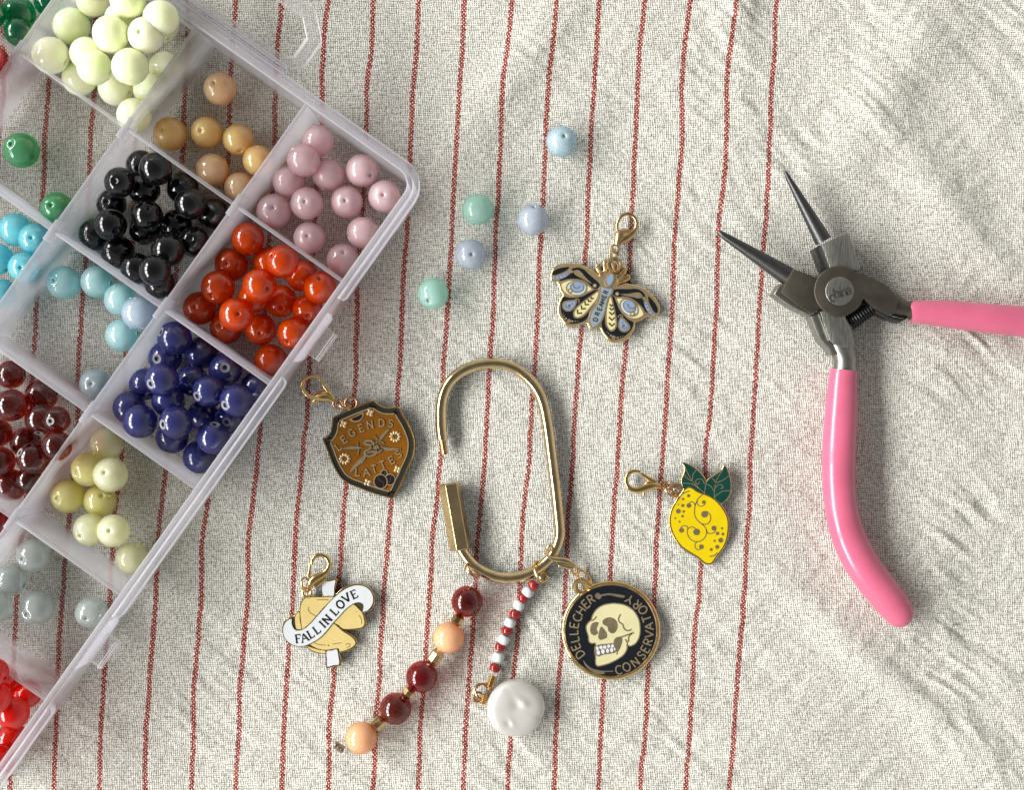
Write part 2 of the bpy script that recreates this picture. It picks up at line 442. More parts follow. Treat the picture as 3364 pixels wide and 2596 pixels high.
def linen_material():
    m, nt, b = new_mat("striped_linen")
    L = nt.links.new
    uv = node(nt, 'ShaderNodeUVMap', uv_map="weave")
    # uneven yarns: the weave grid wanders a little
    nzw = node(nt, 'ShaderNodeTexNoise', ins={'Scale': 9.0, 'Detail': 2.0}); L(uv.outputs[0], nzw.inputs['Vector'])
    sep = node(nt, 'ShaderNodeSeparateXYZ'); L(uv.outputs[0], sep.inputs[0])
    sepn = node(nt, 'ShaderNodeSeparateXYZ'); L(nzw.outputs['Color'], sepn.inputs[0])
    u, v = sep.outputs[0], sep.outputs[1]
    fu = math_n(nt, 'MULTIPLY', math_n(nt, 'ADD', u, math_n(nt, 'MULTIPLY', sepn.outputs[0], 0.05)), 26.0)
    fv = math_n(nt, 'MULTIPLY', math_n(nt, 'ADD', v, math_n(nt, 'MULTIPLY', sepn.outputs[1], 0.05)), 25.0)
    su = math_n(nt, 'SINE', math_n(nt, 'MULTIPLY', fu, math.pi)); sv = math_n(nt, 'SINE', math_n(nt, 'MULTIPLY', fv, math.pi))
    A, B = math_n(nt, 'ABSOLUTE', su), math_n(nt, 'ABSOLUTE', sv)
    chk = math_n(nt, 'MULTIPLY', su, sv)
    thread = math_n(nt, 'MAXIMUM', A, B)
    over = math_n(nt, 'ADD', math_n(nt, 'MULTIPLY', thread, 0.72), math_n(nt, 'MULTIPLY', math_n(nt, 'ABSOLUTE', chk), 0.28))
    # slubs: streaks along both yarn directions, and fuzz
    def streak(su_, sv_, sc, det=2.0):
        mp = node(nt, 'ShaderNodeMapping'); mp.inputs['Scale'].default_value = (su_, sv_, 1)
        L(uv.outputs[0], mp.inputs[0])
        n = node(nt, 'ShaderNodeTexNoise', ins={'Scale': sc, 'Detail': det}); L(mp.outputs[0], n.inputs['Vector'])
        return n.outputs[0]
    s1, s2 = streak(26, 2.6, 1.0), streak(2.6, 26, 1.0)
    fz = streak(15, 15, 1.0, 3.0)
    slub = math_n(nt, 'ADD', math_n(nt, 'MULTIPLY', s1, 0.5), math_n(nt, 'MULTIPLY', s2, 0.5))
    hgt = math_n(nt, 'ADD', math_n(nt, 'MULTIPLY', over, 0.95), math_n(nt, 'ADD', math_n(nt, 'MULTIPLY', slub, 0.55), math_n(nt, 'MULTIPLY', fz, 1.15)))
    ramp = node(nt, 'ShaderNodeValToRGB'); L(hgt, ramp.inputs[0])
    mrv = node(nt, 'ShaderNodeMapRange', ins={1: 1.22, 2: 1.98, 3: 0.0, 4: 1.0}); L(hgt, mrv.inputs[0])
    L(mrv.outputs[0], ramp.inputs[0])
    e = ramp.color_ramp.elements
    e[0].position, e[0].color = 0.0, rgb((0.20, 0.18, 0.13))
    e[1].position, e[1].color = 1.0, rgb((0.96, 0.955, 0.92))
    k = e.new(0.30); k.color = rgb((0.58, 0.56, 0.48))
    k = e.new(0.58); k.color = rgb((0.84, 0.83, 0.765))
    # red stitched stripes
    du = math_n(nt, 'SUBTRACT', u, math_n(nt, 'ROUND', u))
    zig = math_n(nt, 'MULTIPLY', math_n(nt, 'SINE', math_n(nt, 'MULTIPLY', fv, math.pi*0.5)), 0.012)
    jag = math_n(nt, 'MULTIPLY', math_n(nt, 'SUBTRACT', streak(16, 22, 1.0, 2.0), 0.5), 0.05)
    dist = math_n(nt, 'ABSOLUTE', math_n(nt, 'ADD', du, math_n(nt, 'ADD', zig, jag)))
    inside = math_n(nt, 'LESS_THAN', dist, 0.051)
    tick = math_n(nt, 'LESS_THAN', math_n(nt, 'ADD', chk, math_n(nt, 'MULTIPLY', math_n(nt, 'SUBTRACT', fz, 0.5), 1.2)), 0.62)
    lim = math_n(nt, 'GREATER_THAN', u, -0.4)
    red = math_n(nt, 'MULTIPLY', math_n(nt, 'MULTIPLY', inside, tick), lim)
    rr = node(nt, 'ShaderNodeValToRGB'); L(mrv.outputs[0], rr.inputs[0])
    q = rr.color_ramp.elements
    q[0].color = rgb((0.11, 0.016, 0.012)); q[1].color = rgb((0.50, 0.10, 0.06))
    k = q.new(0.4); k.color = rgb((0.38, 0.055, 0.036))
    mx = node(nt, 'ShaderNodeMix', data_type='RGBA')
    L(red, mx.inputs[0]); L(ramp.outputs[0], mx.inputs[6]); L(rr.outputs[0], mx.inputs[7])
    L(mx.outputs[2], b.inputs['Base Color'])
    b.inputs['Roughness'].default_value = 0.95
    b.inputs['Specular IOR Level'].default_value = 0.1
    bp = node(nt, 'ShaderNodeBump', ins={'Strength': 0.8, 'Distance': 0.03})
    L(hgt, bp.inputs['Height']); L(bp.outputs[0], b.inputs['Normal'])
    return m
me.materials.append(linen_material())

def cloth_z(x, y):
    """cloth height under a point given in cm"""
    return float(cloth_height(np.array([[x*S0+CX]]), np.array([[CY-y*S0]]))[0, 0])

# ------------------------------------------------------------------ compartment box
def plastic(name, k, tint, gloss=0.12, rough=0.3):
    """thin frosted polypropylene: light that is not let straight through is scattered; the more slanting
    the path through the sheet the longer it is, and the less comes straight through"""
    m = bpy.data.materials.new(name); m.use_nodes = True
    nt = m.node_tree; nt.nodes.clear(); L = nt.links.new
    out = node(nt, 'ShaderNodeOutputMaterial')
    tr = node(nt, 'ShaderNodeBsdfTransparent'); tr.inputs[0].default_value = rgb((0.99, 0.987, 0.99))
    df = node(nt, 'ShaderNodeBsdfDiffuse'); tl = node(nt, 'ShaderNodeBsdfTranslucent')
    tc = node(nt, 'ShaderNodeTexCoord'); nz = node(nt, 'ShaderNodeTexNoise', ins={'Scale': 1.1, 'Detail': 4.0})
    L(tc.outputs['Object'], nz.inputs['Vector'])
    mr = node(nt, 'ShaderNodeMapRange', ins={1: 0.3, 2: 0.7, 3: k*0.93, 4: k*1.07}); L(nz.outputs[0], mr.inputs[0])
    geo = node(nt, 'ShaderNodeNewGeometry')
    dt = node(nt, 'ShaderNodeVectorMath', operation='DOT_PRODUCT'); L(geo.outputs['Incoming'], dt.inputs[0]); L(geo.outputs['True Normal'], dt.inputs[1])
    cs = math_n(nt, 'MAXIMUM', math_n(nt, 'ABSOLUTE', dt.outputs['Value']), 0.05)
    see = math_n(nt, 'EXPONENT', math_n(nt, 'MULTIPLY', math_n(nt, 'DIVIDE', mr.outputs[0], cs), -1.0))
    df.inputs[0].default_value = rgb(tint); tl.inputs[0].default_value = rgb(tint)
    m1 = node(nt, 'ShaderNodeMixShader'); m1.inputs[0].default_value = 0.78
    L(df.outputs[0], m1.inputs[1]); L(tl.outputs[0], m1.inputs[2])
    m2 = node(nt, 'ShaderNodeMixShader'); L(see, m2.inputs[0]); L(m1.outputs[0], m2.inputs[1]); L(tr.outputs[0], m2.inputs[2])
    gl = node(nt, 'ShaderNodeBsdfGlossy'); gl.inputs['Roughness'].default_value = rough
    fr = node(nt, 'ShaderNodeFresnel', ins={'IOR': 1.45})
    m3 = node(nt, 'ShaderNodeMixShader')
    L(math_n(nt, 'MINIMUM', math_n(nt, 'MULTIPLY', fr.outputs[0], gloss*8), 0.3), m3.inputs[0])
    L(m2.outputs[0], m3.inputs[1]); L(gl.outputs[0], m3.inputs[2])
    L(m3.outputs[0], out.inputs[0])
    return m
PL_WALL = plastic("frosted_wall_plastic", 0.055, (0.92, 0.92, 1.0))
PL_DIV = plastic("frosted_divider_plastic", 0.06, (0.92, 0.915, 1.0))
PL_FLOOR = plastic("clear_floor_plastic", 0.022, (0.85, 0.84, 0.83), 0.03, 0.15)
PL_RIM = plastic("frosted_rim_plastic", 0.32, (0.93, 0.925, 1.0))
PL_TAB = plastic("clear_tab_plastic", 0.20, (0.94, 0.94, 0.96))

PL_EDGE = plastic("lit_top_edge", 0.75, (0.95, 0.945, 1.0))  # denser, whiter plastic stands in for light piped to the upper edges

ZT = 2.15
ANG = math.radians(35.3)
OX, OY = W(771, 672, ZT)
E1 = (math.cos(ANG), -math.sin(ANG)); E2 = (-math.sin(ANG), -math.cos(ANG))
def BX(a, b): return (OX + E1[0]*a + E2[0]*b, OY + E1[1]*a + E2[1]*b)
def BXs(pts): return [BX(*p) for p in pts]
def to_box(x, y):
    dx, dy = x-OX, y-OY
    return dx*E1[0]+dy*E1[1], dx*E2[0]+dy*E2[1]
A_DIV = [-6.51, -3.28, 0.0]; A_L, A_R = -9.76, 3.22
B_DIV = [0.0, 3.08, 6.20, 9.38, 12.53]; B_T, B_B = -3.04, 15.70
Z_FLOOR = 0.13

def edge_top(mb, z):
    """the cut upper edges catch the light: give them the denser look"""
    mb.m = [1 if min(mb.v[i][2] for i in f) > z else q for f, q in zip(mb.f, mb.m)]
    return mb
def round_rect(a0, b0, a1, b1, r, n=7):
    P = []
    for ca, cb, t0 in ((a1-r, b1-r, 0), (a0+r, b1-r, 90), (a0+r, b0+r, 180), (a1-r, b0+r, 270)):
        for i in range(n+1):
            t = math.radians(t0+90*i/n); P.append((ca+r*math.cos(t), cb+r*math.sin(t)))
    return P
def shell(mb, outer, inner, z0, z1, fillet=0.0):
    """ring-shaped wall between two outlines with the same number of points"""
    n = len(outer); V = []
    for L, z in ((outer, z0), (outer, z1-fillet), ([(o[0]*0.75+i[0]*0.25, o[1]*0.75+i[1]*0.25) for o, i in zip(outer, inner)], z1),
                 ([(o[0]*0.25+i[0]*0.75, o[1]*0.25+i[1]*0.75) for o, i in zip(outer, inner)], z1), (inner, z1-fillet), (inner, z0)):
        V += [(x, y, z) for x, y in L]
    F = []
    for k in range(6):
        for i in range(n):
            j = (i+1) % n; k2 = (k+1) % 6
            F.append((k*n+i, k2*n+i, k2*n+j, k*n+j))
    mb.add(V, F)

box = thing("bead_box", "frosted clear plastic compartment box full of coloured beads on the cloth", "storage box", (OX, OY, 0.0))
MB().plate(BXs(round_rect(A_L-0.02, B_T-0.02, A_R+0.02, B_B+0.02, 0.42)), 0.03, Z_FLOOR, 0.03, 0.03).build("floor", PL_FLOOR, box)
mb = MB()
shell(mb, BXs(round_rect(A_L-0.11, B_T-0.11, A_R+0.11, B_B+0.11, 0.55)), BXs(round_rect(A_L+0.03, B_T+0.03, A_R-0.03, B_B-0.03, 0.40)), 0.02, ZT, 0.03)
edge_top(mb, ZT-0.05).build("outer_wall", [PL_WALL, PL_EDGE], box)
def bar(a0, b0, a1, b1, z0, z1, bw=0.02):
    return MB().plate(BXs([(a0, b0), (a1, b0), (a1, b1), (a0, b1)]), z0, z1, bw, bw)
T2 = 0.045
for a in A_DIV:
    mb = bar(a-T2, B_T+0.035, a+T2, B_B-0.035, Z_FLOOR+0.004, ZT-0.03)
    for b in B_DIV:                      # slotted joints where the cross dividers meet
        mb.plate(BXs([(a-0.075, b-0.28), (a+0.075, b-0.28), (a+0.075, b+0.30), (a-0.075, b+0.30)]), ZT-0.55, ZT-0.004, 0.02, 0.02)
    edge_top(mb, ZT-0.06).build("divider", [PL_DIV, PL_EDGE], box)
EDGES = [A_L+0.032] + [q for a in A_DIV for q in (a-T2-0.002, a+T2+0.002)] + [A_R-0.032]
for b in B_DIV:
    for i in range(0, len(EDGES), 2):
        edge_top(bar(EDGES[i], b-T2, EDGES[i+1], b+T2, Z_FLOOR+0.004, ZT-0.045), ZT-0.075).build("divider", [PL_DIV, PL_EDGE], box)
# moulded corner fillets where dividers meet the floor (fine bright lines in the corners)
mb = MB()
AA = [A_L] + A_DIV + [A_R]; BB = [B_T] + B_DIV + [B_B]
for i in range(len(AA)-1):
    for j in range(len(BB)-1):
        P = round_rect(AA[i]+0.055, BB[j]+0.055, AA[i+1]-0.055, BB[j+1]-0.055, 0.12, 3)
        Q = round_rect(AA[i]+0.11, BB[j]+0.11, AA[i+1]-0.11, BB[j+1]-0.11, 0.10, 3)
        n = len(P); o = BXs(P); q = BXs(Q)
        V = [(x, y, Z_FLOOR+0.075) for x, y in o] + [(x, y, Z_FLOOR+0.006) for x, y in q]
        mb.add(V, [(k, (k+1) % n, n+(k+1) % n, n+k) for k in range(n)])
mb.build("floor_fillet", PL_WALL, box)
# rim lips on the long right side, with two recesses holding the latch tabs
def rim(pts, z0, z1, name="rim_lip", mat=PL_RIM, bw=0.05):
    MB().plate(BXs(pts), z0, z1, bw, bw*0.8).build(name, mat, box)
def rrim(b0, b1, a0, a1, z0, z1, r=0.16):
    P = [(a0, b0), (a0, b1)] + [(a1-r+r*math.sin(math.radians(t)), b1-r+r*math.cos(math.radians(t))) for t in (0, 30, 60, 90)] \
        + [(a1-r+r*math.cos(math.radians(t)), b0+r-r*math.sin(math.radians(t))) for t in (0, 30, 60, 90)]
    rim(P, z0, z1)
RA0, RA1 = A_R+0.115, A_R+0.30
# first rim runs round the top right corner along the hinge side
P = [(A_R+0.115, 0.42), (A_R+0.115, B_T+0.45)]
P += [(A_R-0.44+0.555*math.cos(math.radians(t)), B_T+0.44-0.555*math.sin(math.radians(t))) for t in range(0, 91, 15)]
P += [(A_L, B_T-0.115)]
Q = [(A_L, B_T-0.27)]
Q += [(A_R-0.44+0.71*math.cos(math.radians(t)), B_T+0.44-0.71*math.sin(math.radians(t))) for t in range(90, -1, -15)]
Q += [(A_R+0.27, 0.30), (A_R+0.23, 0.40)]
rim(P+Q, ZT-0.55, ZT-0.05, bw=0.04)
rrim(2.78, 9.95, RA0, RA1, ZT-0.42, ZT-0.02)
rrim(12.62, 15.6, RA0, RA1, ZT-0.42, ZT-0.02)
for b0 in (1.17, 10.47):                 # latch catch: a slanted tab on a thickened bit of wall
    tab = MB()
    tab.plate(BXs([(A_R+0.115, b0-0.32), (A_R+0.20, b0-0.22), (A_R+0.20, b0+1.0), (A_R+0.115, b0+1.15)]), ZT-1.1, ZT-0.25, 0.02, 0.02)
    tab.build("latch_base", PL_RIM, box)
    t = MB()
    t.plate(BXs([(A_R+0.205, b0), (A_R+0.60, b0), (A_R+0.60, b0+0.80), (A_R+0.205, b0+0.80)]), ZT-0.62, ZT-0.40, 0.03, 0.03)
    t.plate(BXs([(A_R+0.52, b0+0.02), (A_R+0.585, b0+0.02), (A_R+0.585, b0+0.78), (A_R+0.52, b0+0.78)]), ZT-0.396, ZT-0.28, 0.02, 0.02)
    t.build("latch_tab", PL_TAB, box)
# lid hinge strip and hanging loop on the upper side
for k, (o0, o1, z1, mt) in enumerate(((0.275, 0.335, ZT-0.16, PL_RIM), (0.34, 0.40, ZT-0.3, PL_TAB), (0.405, 0.49, ZT-0.2, PL_RIM))):
    rim([(A_L, B_T-o0), (A_L, B_T-o1), (-1.02, B_T-o1), (-0.95, B_T-o0)], ZT-0.6, z1, "hinge_strip", mt, 0.02)
def loop_out(k=0.0): return [(-0.95-k*0.4, B_T-0.50-k*0.25), (-0.80-k*1.25, B_T-0.75-k*0.15), (-0.73-k*1.15, B_T-1.55+k*0.15), (-1.28-k*0.45, B_T-2.2+k*0.85), (-3.2, B_T-2.2+k*0.85), (-3.2, B_T-0.50-k*0.25)]
lp = MB()
outer = BXs([(-0.97, B_T-0.50), (-0.72, B_T-0.75), (-0.72, B_T-1.50), (-1.30, B_T-2.05), (-4.2, B_T-2.05), (-4.75, B_T-1.5), (-4.75, B_T-0.75), (-4.5, B_T-0.50)])
inner = BXs([(-1.25, B_T-0.66), (-1.06, B_T-0.80), (-1.06, B_T-1.36), (-1.45, B_T-1.72), (-4.05, B_T-1.72), (-4.41, B_T-1.36), (-4.41, B_T-0.80), (-4.22, B_T-0.66)])
shell(lp, outer, inner, ZT-0.75, ZT-0.45, 0.03)
lp.build("hanging_loop", PL_TAB, box)
# ------------------------------------------------------------------ beads
def bead_mat(name, col, sss=0.25, trans=0.0, trough=0.25, ior=1.66, rough=0.04, amt=0.06, coat=0.0, sw=1.0, rad=(1, 0.85, 0.7), clear=0.0):
    m, nt, b = new_mat(name)
    oi = node(nt, 'ShaderNodeObjectInfo')
    c, nz = varied(nt, col, amt, 1.6, 3)
    mr = node(nt, 'ShaderNodeMapRange', ins={1: 0, 2: 1, 3: 0.90, 4: 1.08}); nt.links.new(oi.outputs['Random'], mr.inputs[0])
    sc = node(nt, 'ShaderNodeVectorMath', operation='SCALE'); nt.links.new(c, sc.inputs[0]); nt.links.new(mr.outputs[0], sc.inputs['Scale'])
    nt.links.new(sc.outputs[0], b.inputs['Base Color'])
    b.inputs['Roughness'].default_value = rough
    b.inputs['IOR'].default_value = ior
    b.inputs['Subsurface Weight'].default_value = sw if sss else 0.0
    b.inputs['Subsurface Scale'].default_value = sss*1.2
    b.inputs['Subsurface Radius'].default_value = rad
    b.inputs['Transmission Weight'].default_value = trans
    b.inputs['Coat Weight'].default_value = coat
    b.inputs['Coat IOR'].default_value = 1.7
    b.inputs['Coat Roughness'].default_value = 0.02
    if clear:                             # cloudy glass: the shorter the way through (towards the edge), the more shows through
        L = nt.links.new
        out = [n for n in nt.nodes if n.type == 'OUTPUT_MATERIAL'][0]
        geo = node(nt, 'ShaderNodeNewGeometry')
        dt = node(nt, 'ShaderNodeVectorMath', operation='DOT_PRODUCT'); L(geo.outputs['Incoming'], dt.inputs[0]); L(geo.outputs['True Normal'], dt.inputs[1])
        e = math_n(nt, 'EXPONENT', math_n(nt, 'MULTIPLY', math_n(nt, 'ABSOLUTE', dt.outputs['Value']), -clear))
        tr = node(nt, 'ShaderNodeBsdfTransparent'); mx = max(col[:3])
        tr.inputs[0].default_value = rgb([min(0.98, 0.10+0.88*v/mx) for v in col[:3]])
        ms = node(nt, 'ShaderNodeMixShader'); L(math_n(nt, 'MINIMUM', e, 0.6), ms.inputs[0])
        L(b.outputs[0], ms.inputs[1]); L(tr.outputs[0], ms.inputs[2]); L(ms.outputs[0], out.inputs[0])
    return m
BM = {
 'lime': bead_mat("lime_jade_glass", lin(244, 252, 208), 0.35, 0.0),
 'dark green': bead_mat("dark_green_glass", lin(14, 96, 70), 0.2, 0.08, clear=1.4),
 'crimson': bead_mat("crimson_glass", lin(214, 4, 44), 0.25, 0.1, rad=(1, .2, .2), clear=2.0),
 'green': bead_mat("green_aventurine_glass", lin(92, 168, 120), 0.25, 0.06, clear=1.7),
 'amber': bead_mat("honey_peach_glass", lin(246, 212, 146), 0.3, 0.12, rad=(1, .7, .45), clear=1.1),
 'peach': bead_mat("peach_glass", lin(244, 210, 170), 0.3, 0.12, rad=(1, .7, .5), clear=1.1),
 'pink': bead_mat("rose_pink_glass", lin(234, 208, 212), 0.3, 0.10, rad=(1, .75, .8), clear=1.1),
 'black': bead_mat("black_glass", (0.004, 0.004, 0.005), 0.0, 0.0, ior=1.55),
 'turquoise': bead_mat("turquoise_glass", lin(132, 212, 222), 0.3, 0.06, rad=(.6, .9, 1), clear=1.3),
 'aqua': bead_mat("aqua_glass", lin(192, 226, 228), 0.3, 0.1, rad=(.8, 1, 1), clear=1.1),
 'ice blue': bead_mat("ice_blue_glass", lin(208, 220, 234), 0.3, 0.1, rad=(.8, 1, 1), clear=1.2),
 'grey blue': bead_mat("grey_blue_glass", lin(194, 208, 212), 0.3, 0.12, rad=(.8, 1, 1), clear=1.2),
 'orange': bead_mat("orange_carnelian_glass", lin(206, 78, 4), 0.2, 0.06, rad=(1, .5, .2), amt=0.16, clear=1.2),
 'blue': bead_mat("navy_blue_glass", lin(50, 52, 108), 0.1, 0.0, rad=(.7, .7, 1), clear=2.6),
 'brown': bead_mat("brown_red_glass", lin(66, 22, 15), 0.2, 0.06, rad=(1, .4, .3), amt=0.3, clear=1.3),
 'yellow': bead_mat("pale_yellow_glass", lin(238, 232, 166), 0.3, 0.06, rad=(1, 1, .6), clear=1.3),
 'cream': bead_mat("cream_glass", lin(236, 236, 204), 0.3, 0.06, rad=(1, 1, .8), clear=1.4),
 'grey': bead_mat("clear_grey_glass", lin(200, 208, 206), 0.3, 0.22, clear=1.0),
 'garnet': bead_mat("garnet_glass", lin(124, 14, 20), 0.2, 0.06, rad=(1, .2, .2), clear=1.3),
 'red': bead_mat("red_glass", lin(214, 26, 4), 0.3, 0.06, rad=(1, .2, .1), clear=1.4),
 'mint': bead_mat("mint_glass", lin(188, 222, 212), 0.3, 0.0, rad=(.8, 1, .9), clear=1.4),
 'sky': bead_mat("pale_sky_glass", lin(190, 208, 216), 0.3, 0.0, rad=(.8, 1, 1), clear=1.7),
 'mist': bead_mat("misty_lilac_blue_glass", lin(196, 204, 214), 0.3, 0.05, rad=(.8, .9, 1), clear=1.3),
}
CHALK = simple("chalky_hole_edge", (0.20, 0.20, 0.19), 0.5, 0, 0.2, 20)
def hole_mat(key):
    c = BM[key].node_tree.nodes
    base = [n for n in c if n.type == 'VECT_MATH' and not n.inputs[0].is_linked][0].inputs[0].default_value
    return simple(key.replace(' ', '_')+"_hole", [max(0.004, v*0.85) for v in base], 0.4, 0, 0.1, 20)  # bead colour darkened slightly to paint in the shade inside the hole
def bead_profile():
    """drilled round bead of radius 1; the two ends are ground slightly flat round the hole"""
    th = [math.radians(t) for t in (17, 21, 27, 36, 46, 57, 68, 79, 90, 101, 112, 123, 134, 144, 153, 159, 163)]
    P = [(math.sin(t), math.cos(t)) for t in th]
    P = [(0.0, 0.80), (0.10, 0.82), (0.125, 0.915), (0.15, 0.942)] + P + [(0.15, -0.942), (0.125, -0.915), (0.10, -0.82), (0.0, -0.80)]
    return P
PROF = bead_profile()
BMESH = {}
CHALKY = {'blue', 'brown'}
def bead_mesh(key):
    if key not in BMESH:
        mb = MB(); n = len(PROF)
        mats = [2, 2, 2, 1] + [0]*(n-9) + [1, 2, 2, 2, 2]
        mb.lathe(PROF, (0, 0, 0), (0, 0, 1), 32, mats)
        hm = hole_mat(key)
        BMESH[key] = mb.mesh("bead", [BM[key], CHALK if key in CHALKY else BM[key], hm], angle=50)
    return BMESH[key]
ORD = ["topmost"] + [w+" from top," for w in "second third fourth fifth sixth seventh eighth ninth tenth eleventh twelfth".split()]
def put_bead(key, x, y, z, R, hole):
    o = bpy.data.objects.new(key.replace(' ', '_')+"_bead", bead_mesh(key))
    COL.objects.link(o)
    o.location = (x, y, z); o.scale = (R, R, R)
    if hole: ax = Vector((hole[0], -hole[1], math.sqrt(max(0.02, 1-hole[0]**2-hole[1]**2))))
    else:
        a = random.uniform(0, 2*math.pi); ax = Vector((math.cos(a), math.sin(a), random.uniform(-0.25, 0.25)))
    o.rotation_mode = 'QUATERNION'
    o.rotation_quaternion = ax.normalized().to_track_quat('Z', 'Y') @ Matrix.Rotation(random.uniform(0, 6), 3, 'Z').to_quaternion()
    o['category'] = 'bead'
    return o

cA, cB, cC, cD = Crop(0, 0, 3.12), Crop(600, 0, 2.7175), Crop(600, 350, 2.7175), Crop(0, 450, 2.7175)
cE, cF, cG = Crop(560, 700, 3.009), Crop(300, 950, 2.7175), Crop(0, 1150, 2.807)
cHh, cI, cJ = Crop(0, 1000, 2.7175), Crop(0, 1600, 3.623), Crop(0, 2000, 2.827)
# compartment: crop, colour, column, row, beads from the bottom of the pile up: (x, y, r, hole, colour)
N_ = None
CELLS = [
 (cA, 'lime', 1, 0, [(1670,260,165),(1690,690,165),(815,800,178),(1185,900,180),(1530,910,165),(1375,1180,178),(885,545,170),(1240,470,165),(1235,190,160),
                     (735,265,190),(1135,340,186),(1495,355,185,(-.15,.05)),(1848,395,175),(525,570,190),(975,695,180),(1335,680,190),(950,-5,172),(1310,0,182)]),
 (cA, 'dark green', 0, 0, [(190,130,172),(500,15,150),(260,380,140),(-110,130,170)]),
 (cA, 'crimson', 0, 1, [(-70,640,172),(-290,470,172),(-330,760,172),(-70,900,172),(-150,560,176)]),
 (cA, 'green', 1, 1, [(220,1540,180,(-.32,-.25)),(585,2136,168,(-.1,-.1))]),
 (cB, 'amber', 2, 0, [(335,790,148,(-.2,-.2),'peach'),(-110,1193,150,(-.25,-.1)),(215,1180,142,(-.2,.05)),(497,1245,140,(.25,.85)),(682,1440,136),(266,1515,148,N_,'peach'),(510,1675,140,N_,'peach')]),
 (cC, 'pink', 3, 0, [(1210,305,145),(945,670,142),(1305,610,145),(1600,570,147,(.6,.4)),(1800,800,145,(0,.05)),(1465,850,145,(0,.05)),(1120,875,145,(0,0)),(815,935,157,(.1,-.1)),
                     (1130,1170,142,(0,0)),(1607,1125,143),(1430,1370,147,(.15,-.4)),(1080,475,150,(-.65,-.55))]),
 (cD, 'black', 2, 1, [(1260,250,135),(995,595,133,(-.05,0)),(848,870,143),(1630,455,145),(1905,690,145),(1290,825,138),(1570,790,145,(-.55,.15)),(1762,950,138,(0,-.1)),(1500,1010,150),
                      (1070,1035,150),(1275,1195,140),(1500,1330,135),(1290,470,140),
                      (1070,405,138,(-.05,.05)),(1390,285,150),(1315,702,140,(.3,-.35)),(1700,600,142),(987,783,145,(.55,.5)),(1385,1190,142)]),
 (cD, 'turquoise', 1, 2, [(140,825,148),(362,930,140,(.1,0)),(-20,1090,140),(212,1165,138,(.1,.1)),(20,1400,132)]),
 (cD, 'aqua', 2, 2, [(570,1300,150,(-.35,-.1)),(865,1293,145),(1095,1455,148),(1092,1770,150),(850,2207,140,(0,0),'grey blue'),(1297,1587,148,N_,'ice blue')]),
 (cE, 'orange', 3, 1, [(600,510,165,(-.1,.05)),(975,485,155),(1300,620,158),(1090,870,160,(.2,.5)),(1370,960,152,(.1,.5)),(1215,1190,160,(-.25,.6)),(890,1150,158,(.1,.3)),
                       (550,1135,160,(-.2,-.1)),(290,940,165,(-.1,0)),(820,840,150),(990,1455,160),(765,255,163),
                       (470,735,168,(-.25,.6)),(880,715,170,(.6,.25)),(1140,500,162,(-.52,-.35)),(1475,735,163,(.1,-.5)),(650,1005,170,(.3,0))]),
 (cF, 'blue', 3, 2, [(660,612,148,(-.3,.1)),(978,568,145),(482,850,143),(340,1060,145),(1210,720,148,(.2,-.1)),(1470,880,138),(900,815,140),(690,1000,148),(995,1130,140),
                     (1240,1160,135,(0,.2)),(722,1325,145),(968,1500,150),
                     (745,440,153,(-.72,-.38)),(630,810,152,(-.48,.27)),(1045,912,148,(-.55,.33)),(1325,995,150,(-.55,.3)),(435,1180,153),(755,1190,152,(-.62,.12)),(1090,1330,152,(.2,-.85))]),
 (cG, 'brown', 2, 3, [(100,228,132),(380,420,150),(378,640,147,(0,.9)),(115,510,150),(648,638,122,(-.15,.08)),(235,855,140),(525,885,138),(95,1245,150),(0,1030,140),(-25,765,135),(285,1195,120),
                      (305,1003,150,(-.65,-.42))]),
 (cHh, 'yellow', 3, 3, [(955,1245,150,N_,'cream'),(787,1475,152,(-.5,.2)),(1078,1505,152,(-.1,-.2),'cream'),(607,1714,152,(-.4,.1)),(900,1754,147,(.35,-.4)),
                        (799,2013,146,(-.35,.35),'cream'),(1098,1995,144,(0,-.1),'cream'),(1178,2271,145,N_,'cream')]),
 (cI, 'grey', 3, 4, [(395,820,200,(-.4,.15)),(130,1110,195),(440,1440,205,(-.35,.3)),(1090,1500,192,(-.1,.25)),(-36,1435,190)]),
 (cI, 'garnet', 2, 4, [(-80,440,200)]),
 (cJ, 'red', 3, 5, [(80,770,140),(310,765,125,(-.6,-.1)),(110,1215,150),(0,1400,140),(122,970,152,(-.45,-.7)),(20,640,135),(-40,840,145),(-60,600,140)]),
]
NEAR = [['dark green', 'lime', 'amber', 'pink'], ['crimson', 'green', 'black', 'orange'], ['', 'turquoise', 'aqua', 'blue'],
        ['', '', 'brown', 'yellow'], ['', '', 'garnet', 'grey'], ['', '', '', 'red']]
LOOK = {'lime': 'pale lime', 'amber': 'honey coloured', 'black': 'glossy black', 'aqua': 'pale aqua', 'orange': 'glassy orange', 'blue': 'navy blue',
        'brown': 'dark brown', 'yellow': 'pale yellow', 'grey': 'clear grey', 'pink': 'rose pink', 'ice blue': 'ice blue', 'red': 'bright red',
        'grey blue': 'grey blue', 'garnet': 'dark garnet'}
CELLNAME = {'amber': 'honey', 'blue': 'navy', 'yellow': 'yellow'}
